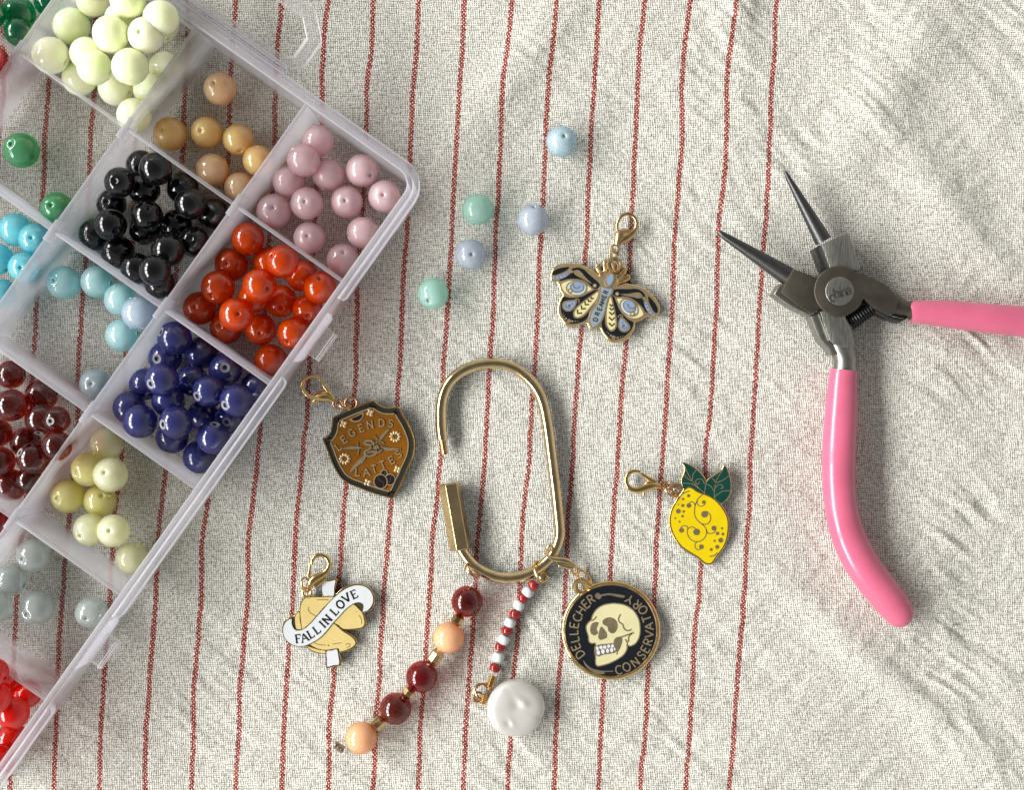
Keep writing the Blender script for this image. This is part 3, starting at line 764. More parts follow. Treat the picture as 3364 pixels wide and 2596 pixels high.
for crop, key, ci, ri, beads in CELLS:
    placed, info = [], []
    for bd in beads:
        px, py = crop.src(bd[0], bd[1]); rpx = bd[2]/crop.k
        hole = bd[3] if len(bd) > 3 else None
        kk = bd[4] if len(bd) > 4 else key
        z = Z_FLOOR + 0.42
        for _ in range(5):
            R = rpx/s_at(z); x, y = W(px, py, z)
            zn = Z_FLOOR + R
            for (qx, qy, qz, qr) in placed:
                d = math.hypot(x-qx, y-qy); m = (R+qr)*0.985
                if d < m: zn = max(zn, qz + math.sqrt(m*m-d*d))
            z = min(zn, ZT+0.35)
        placed.append((x, y, z, R))
        info.append((put_bead(kk, x, y, z, R, hole), kk, z > Z_FLOOR+R+0.12, hole, px, py, R))
    descr = []
    for o, kk, up, hole, px, py, R in info:
        a, b = to_box(o.location.x, o.location.y)
        wd = sorted([(a-AA[ci], ri, ci-1, 'left'), (AA[ci+1]-a, ri, ci+1, 'right'), (b-BB[ri], ri-1, ci, 'top'), (BB[ri+1]-b, ri+1, ci, 'bottom')])[0]
        side = ''
        if wd[0] < 1.6*R:
            nb = NEAR[wd[1]][wd[2]] if 0 <= wd[1] < 6 and 0 <= wd[2] < 4 else None
            side = ('beside the %s divider' % CELLNAME.get(nb, nb)) if nb else ('against the outer wall' if nb is None else '')
        hv = hole and (hole[0]**2+hole[1]**2) < 0.75
        d = '%s bead %s' % (LOOK.get(kk, kk), 'up on other beads' if up else 'on the box floor')
        if side: d += ', ' + side
        if hv: d += ', hole showing'
        descr.append(d)
    for d in set(descr):
        same = sorted([i for i, q in enumerate(descr) if q == d], key=lambda i: info[i][5])
        for n_, i in enumerate(same):
            lab = d
            if len(same) > 1: lab = ("lowest" if n_ == len(same)-1 else ORD[n_]) + " " + d
            info[i][0]['label'] = lab
            info[i][0]['group'] = '%s beads in the box' % CELLNAME.get(key, key)
cL = Crop(1340, 380, 2.477)
for x, y, r, key, hole, lab in ((1250, 208, 129, 'sky', (.15, -.2), "pale sky blue loose bead high on the cloth, apart from the others"),
                          (567, 762, 127, 'mint', None, "mint green loose bead beside the rounded corner of the box"),
                          (1018, 845, 129, 'mist', (.05, -.8), "misty lilac blue loose bead lying over a red stripe, hole hidden"),
                          (507, 1127, 126, 'mist', (.12, .1), "misty grey blue loose bead with its hole facing up"),
                          (203, 1447, 129, 'mint', (-.25, .55), "mint green loose bead nearest the brass keyring, lowest of five")):
    R = cL.d(r, 0.4); x, y = cL.w(x, y, R)
    o = put_bead(key, x, y, R-0.02, R, hole); o['label'] = lab; o['group'] = 'loose beads on the cloth'
# ------------------------------------------------------------------ lettering
def arc(cx, cy, rx, ry, a0, a1, n=12):
    return [(cx+rx*math.cos(math.radians(a0+(a1-a0)*i/n)), cy+ry*math.sin(math.radians(a0+(a1-a0)*i/n))) for i in range(n+1)]
GL = {
 'A': (.84, [[(0,0),(.42,1)],[(.42,1),(.84,0)],[(.17,.36),(.67,.36)]]),
 'C': (.74, [arc(.42,.5,.40,.5,50,310)]),
 'D': (.76, [[(.06,0),(.06,1)],[(.06,1),(.32,1)]+arc(.32,.5,.42,.5,90,-90,10)+[(.06,0)]]),
 'E': (.60, [[(.06,0),(.06,1)],[(.06,1),(.60,1)],[(.06,.52),(.50,.52)],[(.06,0),(.60,0)]]),
 'F': (.58, [[(.06,0),(.06,1)],[(.06,1),(.58,1)],[(.06,.52),(.48,.52)]]),
 'G': (.80, [arc(.42,.5,.40,.5,48,345),[(.80,.44),(.48,.44)]]),
 'H': (.74, [[(.04,0),(.04,1)],[(.70,0),(.70,1)],[(.04,.5),(.70,.5)]]),
 'I': (.16, [[(.08,0),(.08,1)]]),
 'L': (.56, [[(.06,0),(.06,1)],[(.06,0),(.56,0)]]),
 'M': (.90, [[(.05,0),(.08,1)],[(.08,1),(.45,.25)],[(.45,.25),(.82,1)],[(.82,1),(.85,0)]]),
 'N': (.78, [[(.06,0),(.06,1)],[(.06,1),(.72,0)],[(.72,0),(.72,1)]]),
 'O': (.86, [arc(.43,.5,.41,.5,90,450,20)]),
 'R': (.68, [[(.06,0),(.06,1)],[(.06,1),(.32,1)]+arc(.32,.75,.28,.25,90,-90,8)+[(.06,.5)],[(.30,.5),(.66,0)]]),
 'S': (.62, [[(.57,.82),(.46,.96),(.30,1.0),(.12,.93),(.06,.76),(.16,.60),(.34,.50),(.52,.39),(.58,.22),(.48,.06),(.30,0),(.13,.04),(.03,.18)]]),
 'T': (.70, [[(.35,0),(.35,1)],[(0,1),(.70,1)]]),
 'V': (.80, [[(0,1),(.40,0)],[(.40,0),(.80,1)]]),
 'Y': (.76, [[(0,1),(.38,.48)],[(.76,1),(.38,.48)],[(.38,.48),(.38,0)]]),
 'c': (.46, [arc(.25,.32,.22,.32,50,310,10)]),
 'h': (.50, [[(.06,0),(.06,1)],[(.06,.42),(.14,.58),(.27,.64),(.40,.57),(.44,.42),(.44,0)]]),
 'i': (.12, [[(.06,0),(.06,.62)],[(.06,.82),(.06,.94)]]),
 'n': (.50, [[(.06,0),(.06,.64)],[(.06,.42),(.14,.58),(.27,.64),(.40,.57),(.44,.42),(.44,0)]]),
 'a': (.48, [[(.06,.52),(.14,.62),(.26,.65),(.38,.58),(.41,.45),(.41,0)],[(.41,.38),(.22,.36),(.08,.27),(.06,.14),(.14,.02),(.27,.02),(.41,.16)]]),
}
def letter(mb, ch, x, y, rot, h, wt, z0, z1, serif=False, contrast=False, wide=1.0, top=0.7):
    w, strokes = GL[ch]; c, s = math.cos(rot), math.sin(rot)
    def T(p):
        u, v = (p[0]-w/2)*h*wide, (p[1]-.5)*h
        return (x+u*c-v*s, y+u*s+v*c)
    for k, S in enumerate(strokes):
        straight = len(S) == 2
        ww = wt
        if contrast and straight and abs(S[0][1]-S[1][1]) < .05: ww = wt*.62
        if contrast and ch in 'AN' and straight and k == (0 if ch == 'A' else -1): ww = wt*.6
        P = [T(p) for p in S]
        closed = ch == 'O'
        if closed: P = P[:-1]
        zz = z1 + 0.0004*k
        mb.stroke(P, ww*h, z0, zz, closed=closed, top=top)
        if serif and straight and abs(S[0][1]-S[1][1]) > .3:
            for p in S:
                if p[1] in (0, 1) and not (ch in 'ET' and p[1] == 1 and ch == 'T'):
                    if ch == 'N' and k == 1: continue
                    if ch == 'A' and p[1] == 1: continue
                    if ch == 'V' and p[1] == 0: continue
                    mb.stroke([T((p[0]-.15, p[1])), T((p[0]+.15, p[1]))], wt*h*.55, z0, zz+0.0002, top=top)
        if serif and straight and abs(S[0][1]-S[1][1]) < .05 and ch in 'EFLT':
            e = S[1]
            if ch == 'T':
                for q in S: mb.stroke([T((q[0], q[1])), T((q[0], q[1]-.2))], wt*h*.5, z0, zz+.0003, top=top)
            elif e[1] in (0, 1): mb.stroke([T((e[0], e[1])), T((e[0], e[1]+(.2 if e[1] == 0 else -.2)))], wt*h*.5, z0, zz+.0003, top=top)
    return mb

def word(par, mat, items):
    for kw in items:
        letter(MB(), *kw[0], **kw[1]).build("letter", mat, par)
def sp(crop, pts, z, closed=True, n=5): return spline(crop.ws(pts, z), closed, n)
def tube3(mb, crop, pts, z, flat=0.8, seg=12, n=5, lift=None):
    """tube through measured (x, y, radius) points; lift adds a height per point"""
    Q = spline([(p[0], p[1], p[2], (lift[i] if lift else 0.0)) for i, p in enumerate(pts)], False, n)
    P = [(*crop.w(q[0], q[1], z), z+q[3]) for q in Q]
    R = [max(0.004, crop.d(q[2], z)) for q in Q]
    return mb.tube(P, R, seg, flat=flat)
def clasp(root, crop, hook, lever, trigger, z=0.17, flat=0.75, mat=None, lift=None, body=None):
    mat = mat or GOLD
    mb = MB(); tube3(mb, crop, hook, z, flat, lift=lift)
    if body: tube3(mb, crop, body, z, flat*0.8)
    o = mb.build("lobster_clasp", mat, root, angle=60)
    if lever: tube3(MB(), crop, lever, z, 0.8).build("lever", mat, o) if False else None
    if lever:
        l = MB(); tube3(l, crop, lever, z, 0.75); l.build("clasp_lever", mat, o)
    if trigger:
        l = MB(); tube3(l, crop, trigger, z-0.03, 0.75); l.build("clasp_trigger", mat, o)
    return o
def at(crop, x, y, z): return (*crop.w(x, y, z), z)

# ------------------------------------------------------------------ moth charm
cM = Crop(1740, 660, 3.37)
ZM = 0.20
moth = thing("moth_charm", "gold moth charm with black wings and pale blue eye spots", "charm", at(cM, 800, 1100, 0.0), 'enamel charms on lobster clasps')
OUT_L = [(775,835),(735,790),(690,765),(640,735),(570,702),(500,688),(420,690),(330,705),(262,742),(230,795),(222,850),(240,888),(290,895),(315,930),(330,990),(362,1040),
         (335,1080),(312,1145),(303,1215),(318,1272),(352,1320),(390,1372),(440,1390),(505,1388),(565,1374),(618,1352),(638,1370),(655,1408),(685,1426)]
MAX_, MAY_ = (890, 860), (690, 1400)
def mirror(p):
    dx, dy = MAY_[0]-MAX_[0], MAY_[1]-MAX_[1]; L = math.hypot(dx, dy); dx /= L; dy /= L
    vx, vy = p[0]-MAX_[0], p[1]-MAX_[1]; t = vx*dx+vy*dy
    return (MAX_[0]+2*t*dx-vx, MAX_[1]+2*t*dy-vy)
def mir(P): return [mirror(p) for p in P]
HEAD = [(965,938),(1010,915),(1072,892),(1112,862),(1112,822),(1082,815),(1045,835),(1072,790),(1076,745),(1048,732),(1015,765),(985,800),(940,800),(905,790),(872,760),(868,690),(850,650),(826,648),(806,668),(812,730),(812,775),(785,745),(765,695),(742,695),(728,725),(742,775),(772,820)]
outline = OUT_L[1:] + mir(OUT_L[1:])[::-1][1:] + HEAD
MB().plate(sp(cM, outline, ZM, True, 3), 0.03, ZM, 0.045, 0.03).build("metal_plate", GOLD, moth)
zl = ZM + 0.003
# rougher, paler gold surface of the raised lines
MB().plate(inset(sp(cM, outline, ZM, True, 3), 0.035), ZM-0.05, zl).build("line_work", GOLDLINE, moth)
def both(fn):
    fn(lambda P: P, 1); fn(mir, -1)
def moth_wing(M, sgn):
    S = lambda P, n=4: sp(cM, M(P), ZM, True, n)
    z1, z2, z3, z4, z5 = [zl + 0.004*k for k in (1, 2, 3, 4, 5)]
    fw = MB()
    fw.plate(S([(462,757),(530,737),(600,760),(655,812),(715,862),(772,918),(768,958),(730,975),(690,955),(640,905),(570,872),(480,862),(400,870),(350,885),(328,875),(390,848),(445,808)]), ZM-0.03, z1)
    fw.plate(S([(245,806),(275,770),(330,745),(400,733),(440,735),(402,772),(340,802),(280,822)]), ZM-0.03, z1)
    fw = fw.build("forewing_enamel", EN_BLACK, moth)
    MB().plate(S([(482,780),(530,764),(570,788),(620,848),(660,888),(692,918),(640,893),(570,855),(510,822)]), ZM-0.03, z2).build("wing_vein", GOLDLINE, fw)
    d = MB()
    for x, y, r in ((460,782,20),(720,938,23)):
        c = cM.w(*M([(x, y)])[0], ZM); d.disc(*c, cM.d(r, ZM), ZM-.03, z3)
    d.build("wing_dot", GOLDLINE, fw)
    d = MB(); c = cM.w(*M([(720, 938)])[0], ZM); d.disc(*c, cM.d(8, ZM), ZM-.03, z4); d.build("pale_dot", EN_CREAM, fw)
    b = MB().plate(S([(250,845),(330,832),(398,797),(420,800),(410,832),(352,857),(270,866)], 3), ZM-0.03, z1).build("wing_band", EN_BLUE, moth)
    d = MB()
    for x, y in ((283,853),(325,848),(367,832),(400,815)):
        d.disc(*cM.w(*M([(x, y)])[0], ZM), cM.d(9, ZM), ZM-.03, z2, 10)
    d.build("band_dot", LINE_BROWN, b)
    hw = MB().plate(S([(378,1062),(440,1072),(520,1068),(590,1045),(660,1000),(730,985),(765,990),(752,1085),(705,1160),(662,1225),(640,1292),(600,1332),(520,1357),(440,1360),(400,1330),(362,1272),(345,1205),(345,1130)]), ZM-0.03, z1).build("hindwing_enamel", EN_BLACK, moth)
    d = MB()
    for x, y, r in ((435,1330,23),(472,1334,14),(400,1303,14),(507,1333,8),(532,1331,6),(381,1275,8),(370,1250,5)):
        d.disc(*cM.w(*M([(x, y)])[0], ZM), cM.d(r, ZM), ZM-.03, z2, 12)
    d.stroke(spline(cM.ws(M([(505,1085),(535,1088),(548,1110),(540,1130)]), ZM)), cM.d(20, ZM), ZM-.03, z2)
    d.build("wing_dot", GOLDLINE, hw)
    # eye spot
    e = MB().plate(S([(332,922),(370,890),(430,870),(500,872),(580,888),(655,930),(712,982),(650,1022),(570,1060),(480,1068),(400,1040),(352,990)]), ZM-0.03, z2).build("eye_spot", GOLDLINE, moth)
    MB().plate(S([(352,925),(385,903),(440,885),(500,887),(575,902),(640,940),(685,978),(640,1003),(560,1043),(480,1052),(410,1025),(370,985)]), ZM-0.03, z3).build("eye_white", EN_CREAM, e)
    def eye(r, sx, sy, z, mat, nm, ox=0, oy=0):
        P = [(520+ox+r*sx*math.cos(t*math.pi/14), 966+oy+r*sy*math.sin(t*math.pi/14)) for t in range(28)]
        MB().plate(cM.ws(M(P), ZM), ZM-.03, z).build(nm, mat, e)
    eye(112, 1.08, .78, z4, GOLDLINE, "iris_ring"); eye(95, 1.08, .78, z5, EN_ICE, "iris")
    eye(78, 1.05, .82, z5+.004, GOLDLINE, "iris_ring", 5, -10); eye(62, 1.05, .88, z5+.008, EN_BLUE, "pupil", 8, -14)
    d = MB(); d.stroke(spline(cM.ws(M([(478,905),(482,940),(505,965),(535,965),(560,945)]), ZM)), cM.d(24, ZM), ZM-.03, z5+.012)
    d.disc(*cM.w(*M([(447, 996)])[0], ZM), cM.d(26, ZM), ZM-.03, z5+.012); d.build("crescent", GOLDLINE, e)
    d = MB(); d.disc(*cM.w(*M([(448, 997)])[0], ZM), cM.d(12, ZM), ZM-.03, z5+.016); d.build("pale_dot", EN_CREAM, e)
    # drop
    dr = MB().plate(S([(525,1100),(500,1180),(460,1218),(410,1225),(368,1195),(358,1145),(385,1112),(450,1098)]), ZM-.03, z2).build("drop_spot", GOLDLINE, moth)
    MB().plate(S([(508,1118),(488,1165),(455,1200),(412,1207),(385,1180),(380,1148),(402,1128),(455,1118)]), ZM-.03, z3).build("drop_enamel", EN_BLUE, dr)
    d = MB(); d.stroke(spline(cM.ws(M([(400,1140),(400,1170),(420,1185),(445,1182)]), ZM)), cM.d(15, ZM), ZM-.03, z4)
    d.disc(*cM.w(*M([(438,1160)])[0], ZM), cM.d(16, ZM), ZM-.03, z4); d.disc(*cM.w(*M([(470,1140)])[0], ZM), cM.d(8, ZM), ZM-.03, z4); d.build("crescent", LINE_BROWN, dr)
    # chevron leaf
    lf = MB().plate(S([(768,988),(760,1085),(700,1165),(610,1270),(540,1302),(492,1292),(480,1240),(510,1180),(590,1112),(680,1045)]), ZM-.03, z2).build("wing_leaf", GOLDLINE, moth)
    MB().plate(S([(755,1012),(742,1080),(688,1150),(600,1250),(540,1285),(507,1278),(498,1240),(525,1192),(600,1125),(685,1062)]), ZM-.03, z3).build("leaf_enamel", EN_CREAM, lf)
    d = MB()
    for x, y, k in ((550,1235,1.0),(592,1185,.95),(630,1140,.85),(662,1105,.7),(690,1075,.6)):
        d.stroke(cM.ws(M([(x-22*k, y-30*k), (x-18*k, y+12*k), (x+30*k, y+8*k)]), ZM), cM.d(21, ZM), ZM-.03, z4, top=.85)
    d.build("chevrons", LINE_DARK, lf)
both(moth_wing)
ab = MB().plate(sp(cM, [(775,945),(830,950),(885,965),(920,968),(922,1015),(885,1070),(868,1120),(850,1195),(825,1275),(782,1358),(695,1422),(662,1362),(655,1298),(678,1225),(725,1158),(755,1088),(770,1015)], ZM), ZM-.03, zl+.022).build("abdomen", GOLDLINE, moth)
MB().plate(sp(cM, [(793,953),(830,965),(880,978),(905,975),(905,1010),(870,1065),(850,1115),(835,1190),(810,1270),(770,1348),(702,1400),(677,1358),(672,1300),(692,1232),(740,1165),(772,1090),(787,1018)], ZM), ZM-.03, zl+.026).build("abdomen_enamel", EN_GREYBLUE, ab)
for ch, x, y, r in (('D',728,1315,70),('R',748,1250,72),('E',772,1198,73),('A',790,1150,73),('M',806,1108,72),('E',822,1060,70),('R',842,1012,66)):
    letter(MB(), ch, *cM.w(x, y, ZM), math.radians(r), cM.d(48, ZM), .30, ZM-.03, zl+.030, top=.85).build("letter", LINE_DARK, ab)
hd = MB().plate(sp(cM, [(830,905),(850,860),(870,815),(900,800),(930,815),(935,865),(915,925),(885,955),(850,945)], ZM), ZM-.03, zl+.03).build("head", GOLDLINE, moth)
MB().plate(sp(cM, [(892,812),(918,818),(922,860),(905,905),(880,935),(855,910),(857,860)], ZM), ZM-.03, zl+.034).build("head_jewel", EN_BLUE, hd)
an = MB()
for P in ([(745,720),(770,770),(790,830)],[(830,668),(838,730),(842,790)],[(1095,838),(1040,860),(980,895)],[(1055,755),(1010,800),(960,850)]):
    an.tube([(*cM.w(x, y, ZM), ZM) for x, y in spline(P)], [cM.d(17, ZM)]*(len(spline(P))), 10)
an.ring(at(cM, 935, 712, ZM-.02), cM.d(72, ZM), cM.d(24, ZM))
an.build("antennae", BRASS_WORN, moth)
clasp(moth, cM, [(975,335,14),(967,270,17),(990,200,19),(1030,157,20),(1085,140,21),(1140,160,21),(1178,210,22),(1184,270,24),(1165,325,30),(1120,372,42),(1060,410,52),(1010,445,42),(970,490,22)], None, None, 0.2, .8, BRASS_WORN,
      body=[(1105,322,14),(1045,345,46),(1005,385,66),(985,440,48),(968,485,26)])
jr = MB(); jr.ring(at(cM, 948, 528, .18), cM.d(42), cM.d(13)); jr.ring(at(cM, 938, 652, .22), cM.d(125), cM.d(12), (1, .12, .35)); jr.build("jump_ring", GOLD, moth)

# ------------------------------------------------------------------ shield charm
cS = Crop(960, 1200, 3.6636)
ZS = 0.20
sh = thing("shield_charm", "amber shield-shaped charm with dark rim, crossed blades and coffee beans", "charm", at(cS, 950, 1050, 0), 'enamel charms on lobster clasps')
def corner_spline(groups, crop, z, n=6):
    out = []
    for g in groups: out += spline(crop.ws(g, z), False, n)[:-1]
    return out
SH = [[(978,420),(1040,468),(1110,503),(1185,508),(1262,500)],[(1262,500),(1295,515)],[(1295,515),(1330,590),(1390,690),(1440,800),(1470,900),(1472,1010),(1450,1115),(1400,1230),(1335,1380),(1268,1520),(1216,1612)],
      [(1216,1612),(1160,1602),(1050,1572),(920,1530),(800,1482),(690,1440),(600,1380),(530,1290),(470,1170),(420,1040),(372,920),(360,885)],[(360,885),(420,852),(460,790),(475,710),(480,625)],[(480,625),(620,560),(760,500),(880,455),(978,420)]]
so = ccw(corner_spline(SH, cS, ZS))
MB().plate(so, 0.03, ZS-0.02, 0.04, 0.028).build("metal_plate", GOLD, sh)
def band(o, i, z0, z1):
    mb = MB(); n = len(o)
    shell(mb, o, i, z0, z1); return mb
r1, r2, r3 = inset(so, .012), inset(so, .042), inset(so, .155)
r4 = inset(so, .185)
band(r1, r2, ZS-.06, ZS+.018).build("raised_edge", GOLD, sh)
MB().plate(r2, ZS-.06, ZS-.004).build("rim_enamel", EN_DARK, sh)
band(r3, r4, ZS-.06, ZS+.015).build("raised_edge", GOLDLINE, sh)
am = MB().plate(inset(so, .18), ZS-.06, ZS+.001).build("field_enamel", EN_AMBER, sh)
zr = ZS + .026
for ch, x, y, r in (('L',553,985,40),('E',620,895,36),('G',716,815,28),('E',828,758,20),('N',935,718,11),('D',1075,695,3),('S',1186,700,-6),
                    ('L',785,1290,-3),('A',892,1290,8),('T',985,1250,15),('T',1088,1200,22),('E',1195,1145,28),('S',1278,1072,38)):
    letter(MB(), ch, *cS.w(x, y, zr), math.radians(r), cS.d(86, zr), .20, ZS-.02, zr, serif=True).build("letter", GOLDLINE, sh)
em = MB()
for P in ([(600,1002),(700,978),(790,985),(850,995),(790,1008),(690,1015)],[(1170,765),(1150,805),(1080,890),(1050,915),(1030,910),(1050,880),(1110,800)],
          [(865,1090),(885,1115),(850,1170),(790,1210),(725,1275),(697,1290),(720,1230),(800,1140)],[(1085,990),(1130,990),(1200,1000),(1250,1000),(1290,1015),(1200,1025),(1130,1032)]):
    em.plate(sp(cS, P, zr, True, 4), ZS-.02, zr)
for P, w in (([(792,925),(785,960),(800,1010),(790,1085)],20),([(985,845),(1020,885),(1030,915),(1085,925),(1105,950)],20),([(1000,940),(1045,905)],22),([(1060,985),(1095,985)],22),([(1300,1000),(1300,1030)],14)):
    em.stroke(spline(cS.ws(P, zr)), cS.d(w, zr), ZS-.02, zr+.002)
AMP = [(1060,1045),(1000,1000),(940,965),(885,950),(880,920),(930,910),(970,930),(975,965),(930,1010),(880,1040),(885,1085),(940,1098),(1000,1070),(1035,1010),(1020,975),(1000,985)]
em.stroke(spline(cS.ws(AMP, zr), False, 6), cS.d(40, zr), ZS-.02, zr+.006)
em.stroke(spline(cS.ws([(900,1060),(960,1040),(1030,1050),(1080,1020)], zr)), cS.d(34, zr), ZS-.02, zr+.004)
em.build("crossed_blades", LINE_BROWN, sh)
for x, y in ((620,710),(940,572),(1270,1255),(910,1415)):
    fl = MB()
    for k in range(4):
        a = math.radians(45+90*k+18); fl.disc(*cS.w(x+26*math.cos(a), y+26*math.sin(a), zr), cS.d(19, zr), ZS-.02, zr-.004, 9, sx=1.25, rot=-a, bw=.008, bh=.008)
    fl.build("flower", GOLDLINE, sh)
for x, y in ((1242,860),(632,1127)):
    fl = MB()
    for k in range(10):
        a = math.radians(36*k); fl.disc(*cS.w(x+50*math.cos(a), y+50*math.sin(a), zr), cS.d(15, zr), ZS-.02, zr-.004, 9, sx=1.5, rot=-a, bw=.008, bh=.008)
    fl.build("flower", GOLDLINE, sh)
c = MB(); c.plate(sp(cS, [(690,650),(760,620),(845,570),(858,600),(840,645),(800,680),(745,685),(705,672)], zr), ZS-.02, zr-.008); c = c.build("cup_mark", GOLDLINE, sh)
MB().plate(sp(cS, [(715,648),(770,622),(835,590),(842,610),(825,642),(790,665),(745,670)], zr), ZS-.02, zr-.004).build("cup_enamel", EN_COFFEE, c)
for x, y, rx, ry, rt, cur in ((1103,1305,44,52,10,[(1095,1330),(1118,1300),(1110,1275)]),(1175,1378,70,72,20,[(1148,1415),(1180,1400),(1180,1360),(1200,1330)]),(1062,1402,86,92,-10,[(1030,1335),(1050,1385),(1095,1410),(1100,1470)])):
    zb = zr + (0 if x == 1103 else .006 if x == 1175 else .012)
    def el(k): return [(x+k*0+(rx-k)*math.cos(t*math.pi/12)*math.cos(math.radians(rt))-(ry-k)*math.sin(t*math.pi/12)*math.sin(math.radians(rt)), y+(rx-k)*math.cos(t*math.pi/12)*math.sin(math.radians(rt))+(ry-k)*math.sin(t*math.pi/12)*math.cos(math.radians(rt))) for t in range(24)]
    b = MB().plate(cS.ws(el(0), zb), ZS-.02, zb).build("coffee_bean", GOLDLINE, sh)
    MB().plate(cS.ws(el(12), zb), ZS-.02, zb+.003).build("bean_enamel", EN_COFFEE, b)
    MB().stroke(spline(cS.ws(cur, zb)), cS.d(11, zb), ZS-.02, zb+.006).build("bean_crease", GOLD, b)
lp = MB(); lp.ring(at(cS, 708, 458, .13), cS.d(72), cS.d(18)); lp.build("hanging_eye", COPPER, sh)
clasp(sh, cS, [(345,180,16),(305,148,18),(250,132,19),(180,152,21),(132,205,22),(120,270,22),(150,330,24),(205,372,27),(275,385,36),(350,380,54),(425,385,50),(475,412,30),(505,430,20)], [(350,185,16),(375,235,22),(410,285,26),(440,320,30)], [(320,410,26),(270,430,24),(240,465,14)],
      .17, .7, GOLD, body=[(290,360,20),(350,352,40),(420,350,50),(465,385,38),(495,425,20)])
jr = MB(); jr.ring(at(cS, 545, 466, .15), cS.d(52), cS.d(15)); jr.ring(at(cS, 628, 472, .17), cS.d(82), cS.d(13), (.15, 1, .45)); jr.build("jump_ring", COPPER, sh)

# ------------------------------------------------------------------ fortune cookie charm
cK = Crop(900, 1790, 4.013)
ZK = 0.18
ck = thing("fortune_cookie_charm", "white banner over a tan fortune cookie, gold edged charm", "charm", at(cK, 720, 1050, 0), 'enamel charms on lobster clasps')
KO = [(628,478),(720,470),(822,452),(835,475),(812,560),(802,655),(880,588),(960,548),(1060,520),(1160,522),(1245,560),(1305,630),(1330,710),(1318,800),(1275,868),(1192,905),(1203,960),(1218,1040),(1198,1092),(1120,1124),(1000,1134),(920,1130),
      (1000,1175),(1072,1240),(1094,1300),(1062,1362),(980,1402),(868,1430),(885,1500),(884,1592),(850,1608),(770,1618),(690,1638),(686,1550),(672,1448),(600,1444),(500,1414),(420,1348),(350,1354),(258,1338),(178,1288),(125,1212),(105,1120),(125,1030),(188,965),(262,938),(288,898),(333,866),(343,800),(358,742),(408,697),(480,676),(615,684),(632,660),(618,560)]
ko = sp(cK, KO, ZK, True, 3)
MB().plate(ko, .02, ZK-.002, .03, .02).build("metal_plate", GOLD, ck)
MB().plate(inset(ko, .014), ZK-.05, ZK+.002).build("line_work", LINE_DARK, ck)
def patch(name, P, z, mat, par, n=4, lines=(), lw=11, w=13):
    """an enamel field with a dark gilt line round it"""
    Q = sp(cK, P, ZK, True, n)
    o = MB().plate(Q, ZK-.03, z).build(name, mat, par)
    l = MB(); l.stroke(Q, cK.d(w, ZK), ZK-.03, z+.003, closed=True)
    for L in lines: l.stroke(spline(cK.ws(L, ZK)), cK.d(lw, ZK), ZK-.03, z+.003)
    l.build("outline", LINE_DARK, o)
    return o
z = ZK + .006
patch("paper_strip", [(640,487),(730,483),(812,468),(798,560),(790,675),(720,680),(648,680),(628,575)], z, EN_WHITE, ck, 3)
patch("paper_strip", [(690,1408),(760,1395),(830,1380),(852,1470),(860,1582),(780,1595),(700,1615),(694,1520)], z, EN_WHITE, ck, 3)
patch("cookie_edge", [(282,930),(335,885),(345,1000),(368,1112),(330,1122),(290,1112),(272,1000)], z, EN_COOKIE, ck)
patch("cookie_edge", [(420,1335),(500,1358),(600,1388),(672,1395),(676,1440),(600,1432),(500,1400)], z, EN_COOKIE, ck)
patch("cookie_fold", [(770,1032),(850,1088),(920,1150),(1010,1205),(1068,1265),(1070,1320),(1005,1372),(870,1415),(842,1372),(700,1393),(600,1383),(520,1350),(470,1310),(540,1265),(640,1180),(720,1085)], z+.004, EN_COOKIE, ck, 4,
      [[(520,1285),(580,1315),(680,1328)],[(775,1312),(830,1305),(890,1295)],[(945,1320),(990,1305),(1003,1325),(990,1350),(960,1360)],[(705,1322),(725,1328),(715,1340)]])
patch("cookie_half", [(1050,785),(1130,858),(1168,905),(1195,1005),(1192,1060),(1150,1098),(1020,1116),(910,1112),(850,1065),(780,1020),(850,945),(940,858),(1000,805)], z+.008, EN_COOKIE, ck, 4,
      [[(1085,885),(1095,888)],[(1118,930),(1150,975),(1160,1045)]])
patch("cookie_half", [(352,790),(400,712),(480,690),(640,690),(795,690),(720,770),(640,850),(560,945),(480,1035),(420,1088),(372,1115),(352,1000),(343,890)], z+.012, EN_COOKIE, ck, 4,
      [[(572,728),(650,724),(718,730)],[(460,822),(455,860),(490,905),(555,942)]])
bn = patch("banner", [(1165,885),(1176,835),(1172,790),(1140,768),(1095,766),(1035,788),(950,852),(850,960),(770,1045),(700,1135),(620,1220),(530,1280),(440,1325),(350,1343),(260,1330),(175,1275),(125,1195),(120,1095),(160,1012),(235,975),(238,1040),(265,1105),(315,1132),(395,1110),(480,1040),(560,950),(650,850),(740,748),(830,662),(930,587),(1040,540),(1130,533),(1220,560),(1288,630),(1312,720),(1295,800),(1242,865),(1195,885)], z+.018, EN_WHITE, ck, 4)
for ch, x, y, r in (('F',322,1240,8),('A',402,1225,20),('L',486,1178,30),('L',566,1122,36),('I',640,1052,45),('N',702,988,48),('L',798,878,48),('O',876,788,44),('V',958,705,36),('E',1058,655,26)):
    letter(MB(), ch, *cK.w(x, y, ZK), math.radians(r), cK.d(106, ZK), .24, ZK-.03, z+.022, serif=True, contrast=True, top=.9).build("letter", INK, bn)
clasp(ck, cK, [(498,262,20),(505,205,24),(545,155,27),(610,136,28),(682,162,30),(722,220,33),(724,290,35),(692,352,40),(632,402,46),(560,440,56),(505,485,58),(472,540,44),(458,585,28)], [(478,255,18),(472,320,24),(462,390,28),(455,430,26)], [(540,560,26),(600,505,28),(650,468,24),(682,445,20)], .26, .75, GOLD)
jr = MB(); jr.ring(at(cK, 430, 632, .2), cK.d(55), cK.d(20)); jr.ring(at(cK, 418, 530, .24), cK.d(95), cK.d(16), (1, .25, .4)); jr.build("jump_ring", GOLD, ck)

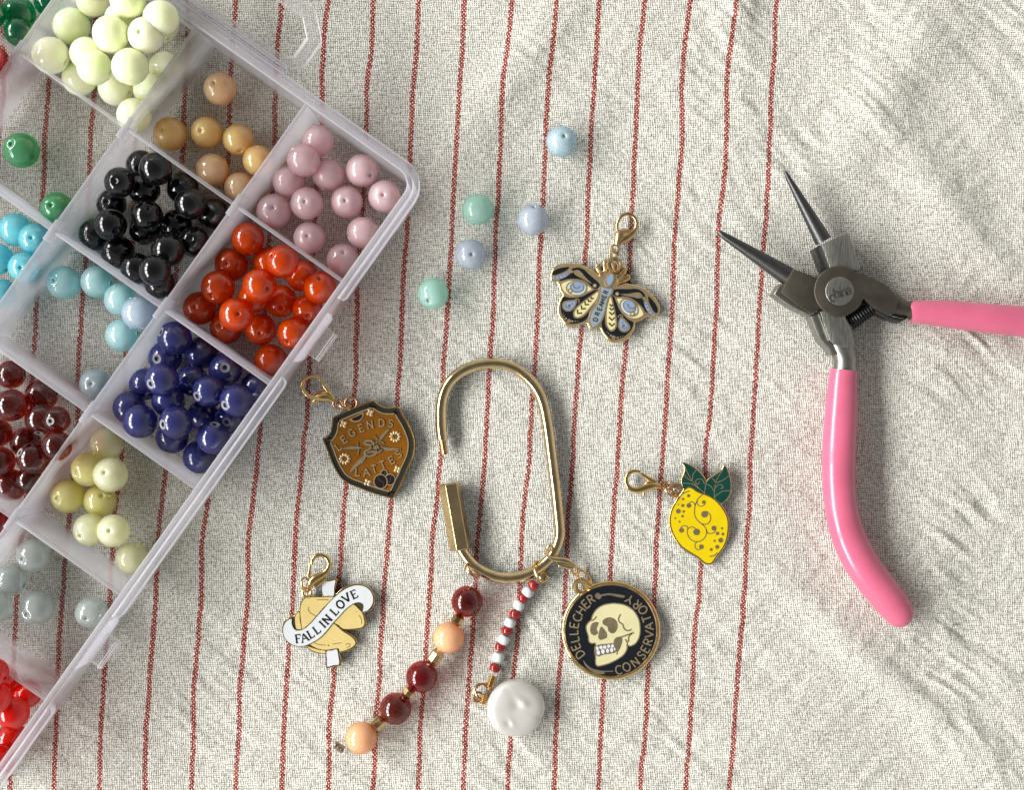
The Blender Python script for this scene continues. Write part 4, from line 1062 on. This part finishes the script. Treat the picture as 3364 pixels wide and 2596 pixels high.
# ------------------------------------------------------------------ lemon charm
cL2 = Crop(2020, 1480, 4.212)
ZL = 0.19
lm = thing("lemon_charm", "yellow lemon charm with dark green leaves and brown swirls", "charm", at(cL2, 1180, 1050, 0), 'enamel charms on lobster clasps')
LEMON = [(955,548),(1010,512),(1065,518),(1140,568),(1220,600),(1330,645),(1430,725),(1510,830),(1560,940),(1570,1060),(1555,1200),(1510,1330),(1440,1430),(1400,1480),(1355,1550),(1310,1575),(1240,1560),(1160,1490),(1060,1430),(940,1350),(860,1260),(800,1150),(765,1020),(770,890),(820,760),(890,650),(930,600)]
LEAF1 = [(930,168),(1010,190),(1100,240),(1180,310),(1240,390),(1258,450),(1250,520),(1225,600),(1140,568),(1065,520),(1010,510),(955,545),(925,470),(925,400),(955,320),(968,240)]
LEAF2 = [(1525,210),(1570,300),(1600,420),(1605,540),(1570,650),(1475,738),(1400,690),(1300,630),(1240,600),(1250,520),(1260,450),(1310,390),(1400,330),(1470,280)]
lout = [(945,540),(918,470),(915,400),(945,320),(958,240),(920,165),(1010,180),(1105,228),(1190,300),(1255,385),(1258,425),(1305,378),(1400,318),(1470,265),(1500,215),(1530,200),(1580,300),(1610,420),(1614,540),(1580,655),(1485,745),(1520,815),(1575,935),(1585,1060),(1570,1205),(1520,1340),(1450,1440),(1412,1488),(1362,1565),(1310,1590),(1230,1572),(1150,1502),(1050,1445),(930,1365),(850,1270),(785,1155),(748,1020),(753,890),(805,755),(880,640)]
lo2 = sp(cL2, lout, ZL, True, 4)
MB().plate(lo2, .03, ZL-.002, .03, .02).build("metal_plate", GOLD, lm)
MB().plate(inset(lo2, .012), ZL-.05, ZL+.002).build("line_work", GOLDLINE, lm)
z = ZL + .006
for LF, veins in ((LEAF1, [[(975,240),(1020,340),(1075,430),(1140,500),(1225,585)],[(960,335),(1010,395),(1080,435)],[(1130,265),(1080,340),(1075,430)],[(930,455),(1010,458),(1090,478),(1170,540)],[(1240,470),(1215,415),(1165,395),(1120,420),(1125,460),(1160,465),(1165,435)]]),
                  (LEAF2, [[(1500,260),(1440,350),(1395,440),(1380,540),(1375,640),(1385,690)],[(1350,390),(1385,430),(1392,500)],[(1590,340),(1500,410),(1400,450)],[(1260,470),(1330,500),(1375,580)],[(1390,520),(1430,480),(1480,480),(1495,520),(1460,530)],[(1600,560),(1500,565),(1420,610),(1380,650)]])):
    o = MB().plate(inset(sp(cL2, LF, ZL, True, 4), .012), ZL-.03, z).build("leaf", EN_GREEN, lm)
    v = MB()
    for P in veins: v.stroke(spline(cL2.ws(P, ZL)), cL2.d(15, ZL), ZL-.03, z+.004)
    v.build("leaf_vein", GOLDLINE, o)
lb = sp(cL2, LEMON, ZL, True, 4)
fr = MB().plate(lb, ZL-.03, z+.002).build("fruit_outline", LINE_DARK, lm)
fr = MB().plate(inset(lb, .022), ZL-.03, z+.006).build("fruit", EN_YELLOW, lm)
sw = MB()
for P, w in (([(1220,605),(1150,670),(1110,760),(1100,860),(1120,940),(1180,1005),(1235,1050),(1268,1120),(1250,1195),(1195,1250),(1120,1265),(1050,1235),(1010,1175),(1000,1110),(1030,1070),(1080,1065),(1120,1090)],20),
             ([(1140,700),(1140,745),(1180,775),(1230,760),(1250,720)],18),([(1105,760),(1090,725),(1050,712),(1020,740)],18),
             ([(1205,1018),(1260,1025),(1305,995),(1325,930),(1300,870),(1260,845)],20),([(1010,1090),(995,1055),(955,1042),(915,1065),(905,1100)],18),
             ([(1262,1100),(1285,1145),(1330,1152),(1380,1130),(1395,1080)],20),([(1130,1265),(1105,1310),(1120,1360),(1160,1378),(1205,1355)],18),
             ([(930,605),(980,580),(1035,562)],22),([(1310,1470),(1370,1458),(1420,1420)],24)):
    sw.stroke(spline(cL2.ws(P, ZL), False, 5), cL2.d(w, ZL), ZL-.03, z+.010)
for x, y, r in ((1228,718,26),(1022,765,32),(1238,885,46),(920,1108,34),(1128,1130,46),(1368,1078,34),(1195,1335,32),
                (1018,628,22),(942,675,17),(877,750,10),(937,765,22),(876,843,32),(950,847,17),(933,912,18),(832,940,12),(892,988,13),
                (1480,1080,15),(1418,1150,24),(1492,1160,19),(1462,1245,34),(1378,1253,15),(1414,1338,28),(1330,1375,20)):
    sw.disc(*cL2.w(x, y, ZL), cL2.d(r, ZL), ZL-.03, z+.012, 16)
sw.build("swirls", LINE_BROWN, fr)
lp = MB(); lp.ring(at(cL2, 848, 545, .14), cL2.d(68), cL2.d(26)); lp.build("hanging_eye", COPPER, lm)
clasp(lm, cL2, [(352,300,20),(300,287,24),(240,292,28),(180,332,31),(158,400,32),(172,480,34),(222,533,38),(295,552,44),(375,535,56),(460,505,62),(540,490,52),(600,498,34),(640,508,22)], [(362,318,20),(420,362,28),(490,405,36),(560,440,34)], [(400,560,24),(402,600,20),(405,628,16)], .18, .75, GOLD, body=[(400,500,30),(470,470,56),(550,470,44),(610,492,26)])
jr = MB(); jr.ring(at(cL2, 668, 492, .15), cL2.d(46), cL2.d(16)); jr.ring(at(cL2, 768, 555, .18), cL2.d(112), cL2.d(15), (.55, .75, .5)); jr.build("jump_ring", COPPER, lm)
jr = MB(); jr.ring(at(cL2, 730, 490, .16), cL2.d(60), cL2.d(14), (-.3, .5, .8)); jr.build("jump_ring", COPPER, lm)

# ------------------------------------------------------------------ skull charm
cU = Crop(1790, 1760, 3.3707)
ZU = 0.22
sk = thing("skull_charm", "round black charm with a cream skull, clipped to the brass keyring", "charm", at(cU, 732, 1060, 0), 'enamel charms on lobster clasps')
UX, UY = 732, 1056
ux, uy = cU.w(UX, UY, ZU)
MB().disc(ux, uy, cU.d(548, ZU), .03, ZU, 72, bw=.05, bh=.035).build("metal_plate", GOLD, sk)
t = MB(); t.ring((ux, uy, ZU-.004), cU.d(512, ZU), cU.d(11, ZU), n=72); t.build("raised_edge", BRASS_WORN, sk)
MB().disc(ux, uy, cU.d(503, ZU), ZU-.03, ZU+.003, 72).build("field_enamel", EN_BLACK, sk)
z = ZU + .007
for ch, x, y in (('D',388,1318),('E',345,1238),('L',330,1155),('L',318,1075),('E',325,995),('C',360,912),('H',398,835),('E',450,762),('R',510,706)):
    a = math.atan2(-(y-UY), x-UX)
    letter(MB(), ch, *cU.w(x, y, ZU), a-math.pi/2, cU.d(94, ZU), .22, ZU-.02, z+.006).build("letter", GOLDLINE, sk)
for ch, x, y in (('C',818,1490),('O',905,1458),('N',1000,1405),('S',1070,1328),('E',1112,1262),('R',1142,1180),('V',1155,1095),('A',1155,1008),('T',1128,920),('O',1085,825),('R',1022,765),('Y',938,708)):
    a = math.atan2(-(y-UY), x-UX)
    letter(MB(), ch, *cU.w(x, y, ZU), a+math.pi/2, cU.d(94, ZU), .22, ZU-.02, z+.006).build("letter", GOLDLINE, sk)
or_ = MB()
key = [(555,680),(560,650),(590,635),(615,655),(650,648),(720,640),(780,648),(830,655),(880,665),(880,685),(850,690),(780,675),(720,662),(650,668),(625,680),(610,705),(580,700)]
or_.plate(sp(cU, key, ZU, True, 3), ZU-.02, z+.004)
quill = [(425,1380),(455,1420),(500,1460),(560,1485),(640,1500),(750,1500),(745,1510),(650,1515),(670,1530),(610,1540),(540,1520),(480,1480),(440,1430)]
or_.plate(sp(cU, quill, ZU, True, 3), ZU-.02, z+.004)
or_.build("key_and_quill", LINE_BROWN, sk)
SK = [(780,752),(885,770),(975,825),(1035,915),(1055,1015),(1047,1120),(1005,1195),(950,1226),(918,1222),(905,1270),(870,1325),(800,1375),(720,1415),(640,1440),(585,1448),(562,1420),(560,1340),(550,1270),(562,1205),(545,1195),(512,1195),(486,1170),(482,1120),(462,1060),(457,1005),(482,965),(512,935),(530,880),(580,810),(650,770),(720,755)]
so_ = sp(cU, SK, ZU, True, 4)
MB().plate(inset(so_, -.012), ZU-.02, z+.002).build("skull_outline", GOLDLINE, sk)
sb = MB().plate(inset(so_, .018), ZU-.02, z+.006).build("skull", EN_BONE, sk)
hol = MB()
for P in ([(640,945),(680,912),(740,910),(790,945),(805,1005),(785,1065),(745,1085),(705,1060),(690,1010),(645,985)],
          [(515,985),(550,962),(592,965),(585,1000),(570,1040),(588,1075),(560,1105),(520,1095),(500,1050)],
          [(620,1010),(655,1040),(685,1085),(685,1130),(655,1145),(615,1158),(592,1135),(595,1085)],
          [(768,1150),(800,1132),(850,1130),(855,1180),(835,1240),(800,1300),(785,1265),(760,1215)]):
    hol.plate(sp(cU, P, ZU, True, 4), ZU-.02, z+.010)
for P, w in (([(838,872),(815,920),(825,960),(860,985),(880,1035),(920,1055),(960,1040)],22),([(790,1135),(860,1120),(930,1095),(985,1075)],22),([(965,1085),(930,1120),(925,1180)],22),
             ([(890,1150),(912,1190),(905,1225)],22),([(800,1300),(795,1320)],20),([(515,945),(545,930),(570,895)],20)):
    hol.stroke(spline(cU.ws(P, ZU)), cU.d(w, ZU), ZU-.02, z+.011)
hol.build("sockets", LINE_BROWN, sb)
tb = MB().plate(sp(cU, [(560,1235),(580,1215),(620,1205),(690,1200),(755,1195),(775,1230),(785,1290),(720,1310),(650,1320),(590,1340),(562,1310)], ZU, True, 4), ZU-.02, z+.012).build("gum_line", LINE_BROWN, sb)
for x, y, rx, ry in ((580,1252,15,24),(620,1240,18,20),(662,1236,19,20),(706,1226,18,19),(748,1224,17,19),(592,1298,20,26),(642,1284,19,28),(693,1276,17,25),(738,1268,18,26),(772,1258,8,18)):
    MB().disc(*cU.w(x, y, ZU), cU.d(ry, ZU), ZU-.02, z+.017, 12, sx=rx/ry, rot=0.1).build("tooth", EN_WHITE, tb)
lp = MB(); lp.ring(at(cU, 408, 562, .16), cU.d(72), cU.d(27)); lp.build("hanging_eye", GOLD, sk)
clasp(sk, cU, [(105,235,14),(82,190,17),(84,130,18),(62,98,18),(30,115,20),(15,175,20),(42,232,22),(105,262,26),(180,272,32),(250,290,36),(305,318,28),(342,345,18)], [(130,300,16),(200,335,24),(270,352,24),(315,360,18)], [(165,320,16),(162,345,14)],
      .30, .8, BRASS, lift=[-.10, -.06, .12, .26, .26, .16, .08, .04, .0, -.02, -.04, -.06])
jr = MB(); jr.ring(at(cU, 335, 390, .22), cU.d(46), cU.d(15), (.5, .4, .7)); jr.ring(at(cU, 440, 485, .24), cU.d(115), cU.d(15), (.75, .55, .45)); jr.build("jump_ring", GOLD, sk)
# ------------------------------------------------------------------ brass keyring
cR = Crop(1380, 1140, 2.0558)
ZR = 0.19
kr = thing("brass_keyring", "large open oval brass keyring with a six-sided screw sleeve", "keyring", at(cR, 540, 850, 0))
LOOP = [(152,625),(143,560),(140,480),(142,400),(155,330),(185,260),(235,200),(300,155),(380,125),(470,112),(560,118),(640,145),(705,190),(760,245),(805,315),(835,400),(855,500),(870,600),(885,720),(900,840),(915,960),(928,1080),(940,1200),(942,1270),(928,1330),(905,1385),(870,1435),(820,1480),(760,1520),(690,1550),(615,1563),(540,1560),(470,1540),(410,1510),(355,1470),(310,1415),(278,1365)]
mb = MB()
P = spline([(*cR.w(x, y, ZR), ZR) for x, y in LOOP], False, 5)
mb.tube(P, cR.d(38, ZR), 20)
mb.build("wire_loop", BRASS, kr, angle=60)
th = MB()
a, b = Vector(at(cR, 150, 612, ZR)), Vector(at(cR, 168, 728, ZR)); n = 44
th.tube([a+(b-a)*(i/n) for i in range(n+1)], [cR.d(29 if i < 8 else (27.5 if i % 4 < 2 else 20), ZR)*(1.0 if i < n-1 else .8) for i in range(n+1)], 18)
th.build("threaded_end", BRASS_WORN, kr, angle=25)
hx = MB()
a, b = Vector(at(cR, 197, 918, .26)), Vector(at(cR, 276, 1372, .26)); d = (b-a).normalized(); up = Vector((0, 0, 1)); side = d.cross(up).normalized()
Rh = cR.d(76, .26); V = []; ro = math.radians(12)
for t, k in ((0, .86), (.018, 1.0), (.982, 1.0), (1, .86)):
    for i in range(6):
        g = ro + math.pi/3*i; V.append(a+(b-a)*t + (side*math.cos(g)+up*math.sin(g))*Rh*k)
F = [(i+6*k, (i+1) % 6+6*k, (i+1) % 6+6*k+6, i+6*k+6) for k in range(3) for i in range(6)] + [tuple(range(6))[::-1], tuple(range(18, 24))]
hx.add(V, F)
o = hx.build("screw_sleeve", simple("brushed_brass", (0.74, 0.56, 0.30), 0.24, 1.0, 0.14, 3, bump=0.08, bscale=14), kr, smooth=False)
md = o.modifiers.new("edge", 'BEVEL'); md.width = 0.012; md.segments = 2
# ------------------------------------------------------------------ long strand of glass beads
cT = Crop(1060, 1840, 2.478)
st = thing("glass_bead_strand", "strand of dark red and peach glass beads with gold spacers, hanging from the keyring", "bead strand", at(cT, 760, 900, 0))
GARN = bead_mat("garnet_strand_glass", lin(72, 14, 12), 0.2, 0.06, rad=(1, .25, .2), amt=.3, clear=1.4)
RUBY = bead_mat("ruby_strand_glass", lin(98, 8, 14), 0.2, 0.06, rad=(1, .2, .2), amt=.2, clear=1.4)
BROWNRED = bead_mat("brown_red_strand_glass", lin(78, 27, 14), 0.2, 0.06, rad=(1, .4, .2), amt=.35, clear=1.4)
PEACH = bead_mat("peach_strand_glass", lin(236, 192, 150), 0.3, 0.0, rad=(1, .8, .6), amt=.06, clear=2.0)
CORDM = plastic("clear_cord", 0.10, (0.9, 0.9, 0.9), 0.3, 0.1)
spots = [(1174,340,127,GARN,"dark garnet glass bead"),(1025,637,129,PEACH,"peach glass bead"),(807,953,129,RUBY,"ruby red glass bead"),(593,1213,130,BROWNRED,"brownish red glass bead"),(312,1452,131,PEACH,"pale peach glass bead")]
cents = []
for i, (x, y, r, m, lab) in enumerate(spots):
    R = cT.d(r, .4); c = at(cT, x, y, R-.02); cents.append((Vector(c), R))
for i, (x, y, r, m, lab) in enumerate(spots):
    c, R = cents[i]
    ax = (cents[min(i+1, 4)][0]-cents[max(i-1, 0)][0]).normalized()
    mb = MB(); mb.lathe([(q*R, h*R) for q, h in PROF], c, ax, 32)
    o = mb.build("glass_bead", m, st, angle=50); o['label'] = lab
for i in range(4):
    (c0, R0), (c1, R1) = cents[i], cents[i+1]
    d = (c1-c0).normalized(); m = (c0+d*R0*.97 + c1-d*R1*.97)/2; L = (c1-c0).length-(R0+R1)*.96
    s1 = d.cross(up).normalized(); w = cT.d(54, .35); mb = MB()
    # a faceted nugget: square section with cut corners, ends narrower
    V = []
    rot = math.radians((20, 38, 30, 24)[i])
    for t, k in ((-.5, .62), (-.26, 1.0), (.26, 1.0), (.5, .62)):
        for j in range(8):
            g = rot + math.pi/4*j; kk = k*(1.0 if j % 2 else .93)
            V.append(m+d*t*max(L, w*1.5) + (s1*math.cos(g)+up*math.sin(g))*w*kk)
    F = [(q*8+j, q*8+(j+1) % 8, q*8+8+(j+1) % 8, q*8+8+j) for q in range(3) for j in range(8)] + [tuple(range(8))[::-1], tuple(range(24, 32))]
    mb.add(V, F); mb.build("spacer_bead", BRASS_WORN, st, smooth=False)
cd = MB()
c0, R0 = cents[0]
cd.tube(spline([tuple(c0+Vector((0.05, R0*.9, 0))), (*cT.w(1215, 190, .4), .42), (*cT.w(1180, 150, .4), .40), (*cT.w(1225, 90, .4), .36), (*cT.w(1290, 130, .4), .34), (*cT.w(1230, 195, .4), .40), tuple(c0+Vector((0.03, R0*.9, 0)))], False, 6), .022, 8)
cd.build("clear_cord", CORDM, st); cd = MB()
cd.tube(spline([(*cT.w(1150, 190, .1), .16), (*cT.w(1140, 140, .1), .16), (*cT.w(1175, 115, .1), .18), (*cT.w(1215, 150, .1), .2), (*cT.w(1200, 200, .1), .3)], False, 6), .016, 8)
e = cents[4][0]
cd.build("clear_cord", CORDM, st); cd = MB()
cd.ring(at(cT, 118, 1512, .2), cT.d(52), .012, (.2, .2, 1))
cd.tube([tuple(e), at(cT, 190, 1505, .25), at(cT, 120, 1530, .14), at(cT, 100, 1610, .1)], .012, 6)
cd.build("clear_cord", CORDM, st)
cr = MB()
for q, (x, y) in enumerate(((112, 1512), (135, 1530), (158, 1545))):
    cr.lathe([(.0, -.05), (.085, -.05), (.10, -.03), (.10, .03), (.085, .05), (0, .05)], at(cT, x, y, .15), (1, -.55, 0), 14)
cr.build("crimp", simple("tarnished_crimp", (0.30, 0.24, 0.20), 0.3, 0.9, 0.2, 9), st)
jr = MB(); jr.ring(at(cT, 1232, 72, .24), cT.d(72), cT.d(10), (.62, .62, .45)); jr.ring(at(cT, 1225, 80, .22), cT.d(70), cT.d(10), (.55, .68, .5)); jr.build("jump_ring", COPPER, st)
# ------------------------------------------------------------------ seed bead strand with coin pearl
pr = thing("pearl_strand", "red and white seed bead strand ending in a lumpy white coin pearl", "bead strand", at(cT, 1560, 900, 0))
SEED_R = simple("red_seed_glass", lin(150, 24, 20), 0.12, 0, 0.1, 3, coat=.3)
SEED_W = simple("white_seed_glass", lin(208, 212, 214), 0.12, 0, 0.04, 3, coat=.3)
seeds = [(1718,208,48,0),(1672,262,50,1),(1633,310,46,0),(1597,372,49,1),(1567,443,48,0),(1525,510,49,1),(1503,577,47,0),(1475,650,50,1),(1445,710,46,0),(1430,793,51,1),(1402,880,47,0)]
for i, (x, y, r, w) in enumerate(seeds):
    R = cT.d(r, .2)*.98; c = Vector(at(cT, x, y, R-.01 if i else .26))
    p0 = seeds[max(i-1, 0)]; p1 = seeds[min(i+1, len(seeds)-1)]
    ax = (Vector(at(cT, p1[0], p1[1], .2))-Vector(at(cT, p0[0], p0[1], .2))).normalized()
    ax = (ax+Vector((random.uniform(-.12, .12), random.uniform(-.12, .12), random.uniform(-.1, .1)))).normalized()
    h = .80 if w else .68
    pf = [(.30, .62*h), (.42, .86*h), (.60, .98*h), (.80, .86*h), (.95, .5*h), (1.0, 0), (.95, -.5*h), (.80, -.86*h), (.60, -.98*h), (.42, -.86*h), (.30, -.62*h)]
    mb = MB(); mb.lathe([(q*R, k*R) for q, k in pf], c, ax, 20, closed=True)
    o = mb.build("seed_bead", SEED_W if w else SEED_R, pr, angle=60)
cd = MB(); cd.tube(spline([at(cT, x, y, .17) for x, y in ((1790,150),(1718,208),(1633,310),(1567,443),(1503,577),(1445,710),(1402,880),(1385,950))], False, 4), .02, 8)
cd.build("clear_cord", CORDM, pr); cd = MB(); cd.ring(at(cT, 1815, 180, .12), cT.d(46), .014, (.1, .2, 1)); cd.build("clear_cord", CORDM, pr)
jr = MB(); jr.ring(at(cT, 1772, 96, .22), cT.d(88), cT.d(10), (.85, .35, .42)); jr.ring(at(cT, 1800, 140, .2), cT.d(34), cT.d(9), (.3, .5, .8)); jr.build("jump_ring", GOLD, pr)
cr = MB()
a, b = Vector(at(cT, 1392, 945, .17)), Vector(at(cT, 1362, 1035, .2)); n = 36
cr.tube([a+(b-a)*(i/n) for i in range(n+1)], [cT.d(34, .2)*(1 if i % 6 < 4 else .86) for i in range(n+1)], 14)
a, b = Vector(at(cT, 1322, 1090, .16)), Vector(at(cT, 1305, 1170, .16)); n = 30
cr.tube([a+(b-a)*(i/n) for i in range(n+1)], [cT.d(30, .2)*(1 if i % 5 < 3 else .84) for i in range(n+1)], 14)
cr.build("crimp", GOLD, pr, angle=25)
jr = MB(); jr.ring(at(cT, 1300, 1078, .2), cT.d(72), cT.d(11), (.3, -.2, .9)); jr.ring(at(cT, 1262, 1118, .16), cT.d(38), cT.d(11)); jr.ring(at(cT, 1300, 1075, .22), cT.d(66), cT.d(10), (.5, .5, .7), a0=.5, a1=4.6); jr.build("jump_ring", COPPER, pr)
def pearl():
    mb = MB(); N, Mr = 96, 40; z0 = .33
    c = Vector(at(cT, 1572, 1214, .4)); R = cT.d(237, .4)
    V = []; rows = []
    def lump(x, y):
        g = lambda px, py, s, k=1.0, rt=0.0: math.exp(-((((x-px)*math.cos(rt)+(y-py)*math.sin(rt))/s)**2 + (((y-py)*math.cos(rt)-(x-px)*math.sin(rt))/(s*k))**2))
        h = .050*g(.16, .34, .13, 1.9, .9) - .055*g(.02, .16, .20, 1.0) + .040*g(.30, .22, .14) - .05*g(-.24, -.46, .13, 1.0) + .038*g(-.14, -.42, .09, 2.0, .5) + .03*g(-.30, .35, .3) - .018*g(-.33, .75, .1, 2.5, .8) + .02*g(.5, -.3, .35)
        h += .012*math.sin(3.1*x+1.3)*math.cos(2.7*y+.4)
        return h*0.55
    for k in range(Mr+1):
        t = k/Mr; row = []
        rr = math.sin(min(1, t)*math.pi/2)**.9 if t < 1 else 1
        for i in range(N):
            a = 2*math.pi*i/N
            edge = 1 + .012*math.sin(2*a+.6) + .014*math.sin(3*a+2.0) - .045*math.exp(-((a-5.98)/.12)**2) + .008*math.sin(5*a)
            r = t*R*edge
            top = .24*(1-t**5.5)**.5 if t < 1 else 0
            f = max(0.0, 1-t**6)
            row.append((c.x+r*math.cos(a), c.y+r*math.sin(a), z0+top+lump(t*math.cos(a), t*math.sin(a))*f*1.0))
        rows.append(row)
    V = [(c.x, c.y, z0+.24+lump(0, 0))]; F = []
    for k in range(1, Mr+1): V += rows[k]
    for i in range(N): F.append((0, 1+i, 1+(i+1) % N))
    for k in range(Mr-1):
        for i in range(N):
            j = (i+1) % N; F.append((1+k*N+i, 1+(k+1)*N+i, 1+(k+1)*N+j, 1+k*N+j))
    o = 1+(Mr-1)*N; L = len(V)
    for s in (.97, .85, .6, .2):
        V += [(c.x+(V[o+i][0]-c.x)*s, c.y+(V[o+i][1]-c.y)*s, z0-.30*math.sqrt(max(0, 1-s**4))) for i in range(N)]
    prev = o
    for q in range(4):
        cur = L+q*N
        for i in range(N):
            j = (i+1) % N; F.append((prev+i, cur+i, cur+j, prev+j))
        prev = cur
    F.append(tuple(prev+i for i in range(N))[::-1])
    mb.add(V, F); return mb
m, nt, b_ = new_mat("pearl_nacre")
cc, nz = varied(nt, lin(206, 203, 197), .05, 1.2)
nt.links.new(cc, b_.inputs['Base Color'])
b_.inputs['Roughness'].default_value = .3; b_.inputs['IOR'].default_value = 1.65
b_.inputs['Metallic'].default_value = .25
b_.inputs['Coat Weight'].default_value = .6; b_.inputs['Coat Roughness'].default_value = .1
pearl().build("coin_pearl", m, pr, angle=80)
# ------------------------------------------------------------------ round-nose pliers
cP = Crop(2320, 530, 2.092)
cQ = Crop(2600, 1100, 1.684)
pl = thing("pliers", "round-nose jewellery pliers with pink grips and dark steel jaws, open", "pliers", at(cP, 915, 890, 0))
def cone(x0, y0, r0, x1, y1, r1, z0, z1):
    mb = MB(); a, b = Vector(at(cP, x0, y0, z0)), Vector(at(cP, x1, y1, z1)); n = 14
    P, R = [], []
    for i in range(n+1):
        t = i/n; P.append(a+(b-a)*t); R.append(cP.d((r0+(r1-r0)*t**.92), z0+(z1-z0)*t)*(1 if i else .72))
    P.insert(1, a+(b-a)*.012); R.insert(1, cP.d(r0, z0)*1.0)
    mb.tube(P, R, 22)
    return mb.build("jaw_cone", STEEL_DARK, pl, angle=50)
cone(541, 70, 13, 806, 548, 60, .52, .50)
cone(86, 487, 20, 560, 788, 66, .50, .50)
def block(name, P, z0, z1, mat, bw=.03, bh=.03, smooth_n=0, parent=None):
    Q = cP.ws(P, z1) if not smooth_n else sp(cP, P, z1, True, smooth_n)
    return MB().plate(Q, z0, z1, bw, bh).build(name, mat, parent or pl, angle=28)
ZP = 0.86
# lower half: upper jaw block, bottom shank
block("jaw_block", [(735,603),(790,572),(800,620),(850,722),(820,760),(790,752),(768,690)], .16, .58, STEEL_DARK)
block("jaw_block", [(793,570),(966,488),(1000,555),(1062,735),(1040,755),(985,745),(925,800),(860,790),(845,720)], .14, ZP-.06, STEEL_BRUSHED, .02, .02)
shank = [(708,1062),(760,1022),(870,1010),(955,1040),(985,1130),(1012,1200),(1020,1270),(990,1290),(940,1282),(880,1262),(820,1160)]
block("shank_plate", [(783,1032),(850,1015),(940,1040),(958,1075),(990,1140),(1012,1205),(1018,1270),(998,1284),(940,1278),(880,1258),(848,1230),(815,1140)], .2, ZP-.07, STEEL_BRUSHED, .02, .02)
block("shank_plate", [(712,1062),(778,1034),(800,1100),(848,1230),(885,1262),(900,1330),(860,1330),(835,1290),(780,1232),(748,1160)], .15, ZP-.16, STEEL_EDGE, .05, .05)
nk = MB(); tube3(nk, cP, [(900,1210,90),(925,1270,86),(945,1320,80),(955,1370,78),(952,1430,80),(950,1500,80)], .45, .95, 20); nk.build("shank_neck", STEEL_EDGE, pl, angle=60)
# upper half: jaw block on the lower left, disc, right shank
block("jaw_block", [(600,738),(700,775),(790,812),(840,850),(860,940),(830,1000),(780,1012),(725,1050),(610,975),(512,902),(545,835)], .30, ZP, STEEL_BROWN, .02, .02)
block("jaw_edge", [(458,915),(500,845),(541,838),(513,903),(610,977),(724,1048),(700,1062),(600,1015),(515,960)], .16, ZP-.17, STEEL_EDGE, .04, .05)
block("shank_plate", [(985,745),(1040,762),(1075,768),(1170,810),(1250,858),(1300,915),(1322,958),(1300,1040),(1262,1062),(1150,1008),(1088,945),(1030,980),(960,900)], .28, ZP, STEEL_BROWN, .02, .02)
block("shank_plate", [(1070,965),(1150,1010),(1262,1064),(1340,1080),(1390,1075),(1330,1112),(1240,1082),(1140,1030)], .16, ZP-.22, STEEL_DARK, .04, .05)
nk = MB(); tube3(nk, cP, [(1230,950,78),(1290,985,76),(1340,1010,66),(1380,1020,60),(1420,1025,66),(1500,1030,70)], .46, .95, 20); nk.build("shank_neck", STEEL_BROWN, pl, angle=60)
x, y = cP.w(915, 890, ZP)
MB().disc(x, y, cP.d(172, ZP), .25, ZP+.006, 56, bw=.015, bh=.012).build("joint_disc", STEEL_BROWN, pl)
x, y = cP.w(917, 892, ZP)
rv = MB().disc(x, y, cP.d(97, ZP), .3, ZP+.012, 40, bw=.01, bh=.006).build("rivet", STEEL_BRUSHED, pl)
for ch, px, py in (('c',863,930),('h',893,905),('i',919,898),('n',944,893),('a',975,880)):
    letter(MB(), ch, *cP.w(px, py, ZP), math.radians(14), cP.d(72, ZP), .22, ZP, ZP+.0145, wide=1.0, top=.95).build("letter", STAMP, rv)
# spring between the shanks
spg = MB(); a, b = Vector(at(cP, 985, 1112, .5)), Vector(at(cP, 1135, 1005, .5)); d = (b-a).normalized(); s1 = d.cross(Vector((0, 0, 1))).normalized()
n = 9*16; P = []
for i in range(n+1):
    t = i/n; g = 2*math.pi*9*t; P.append(a+(b-a)*t + (s1*math.cos(g)+Vector((0, 0, 1))*math.sin(g))*cP.d(46, .5))
spg.tube(P, cP.d(8.5, .5), 8); spg.build("spring", BLACK_STEEL, pl)
# pink vinyl grips
g = MB()
pts = [(292,196,76),(285,260,80),(277,400,88),(267,560,92),(262,700,93),(265,850,91),(280,980,92),(318,1120,95),(375,1240,97),(440,1340,97),(510,1430,95),(570,1505,90),(612,1560,76),(635,1590,50),(645,1603,14)]
Q = spline(pts, False, 5); zc = .46
g.tube([(*cQ.w(q[0], q[1], zc), zc) for q in Q], [max(.01, cQ.d(q[2], zc)) for q in Q], 28, flat=.92)
gm = g.build("grip", PINK_GRIP, pl, angle=70)
g = MB()
pts = [(1398,1038,70),(1440,1035,78),(1600,1045,90),(1800,1065,99),(2000,1086,105),(2184,1102,108),(2400,1130,110),(2620,1185,110),(2800,1270,108),(2920,1360,90),(2965,1400,40),(2975,1412,10)]
Q = spline(pts, False, 5)
g.tube([(*cP.w(q[0], q[1], zc), zc) for q in Q], [max(.01, cP.d(q[2], zc)) for q in Q], 28, flat=.92)
g.build("grip", PINK_GRIP, pl, angle=70)
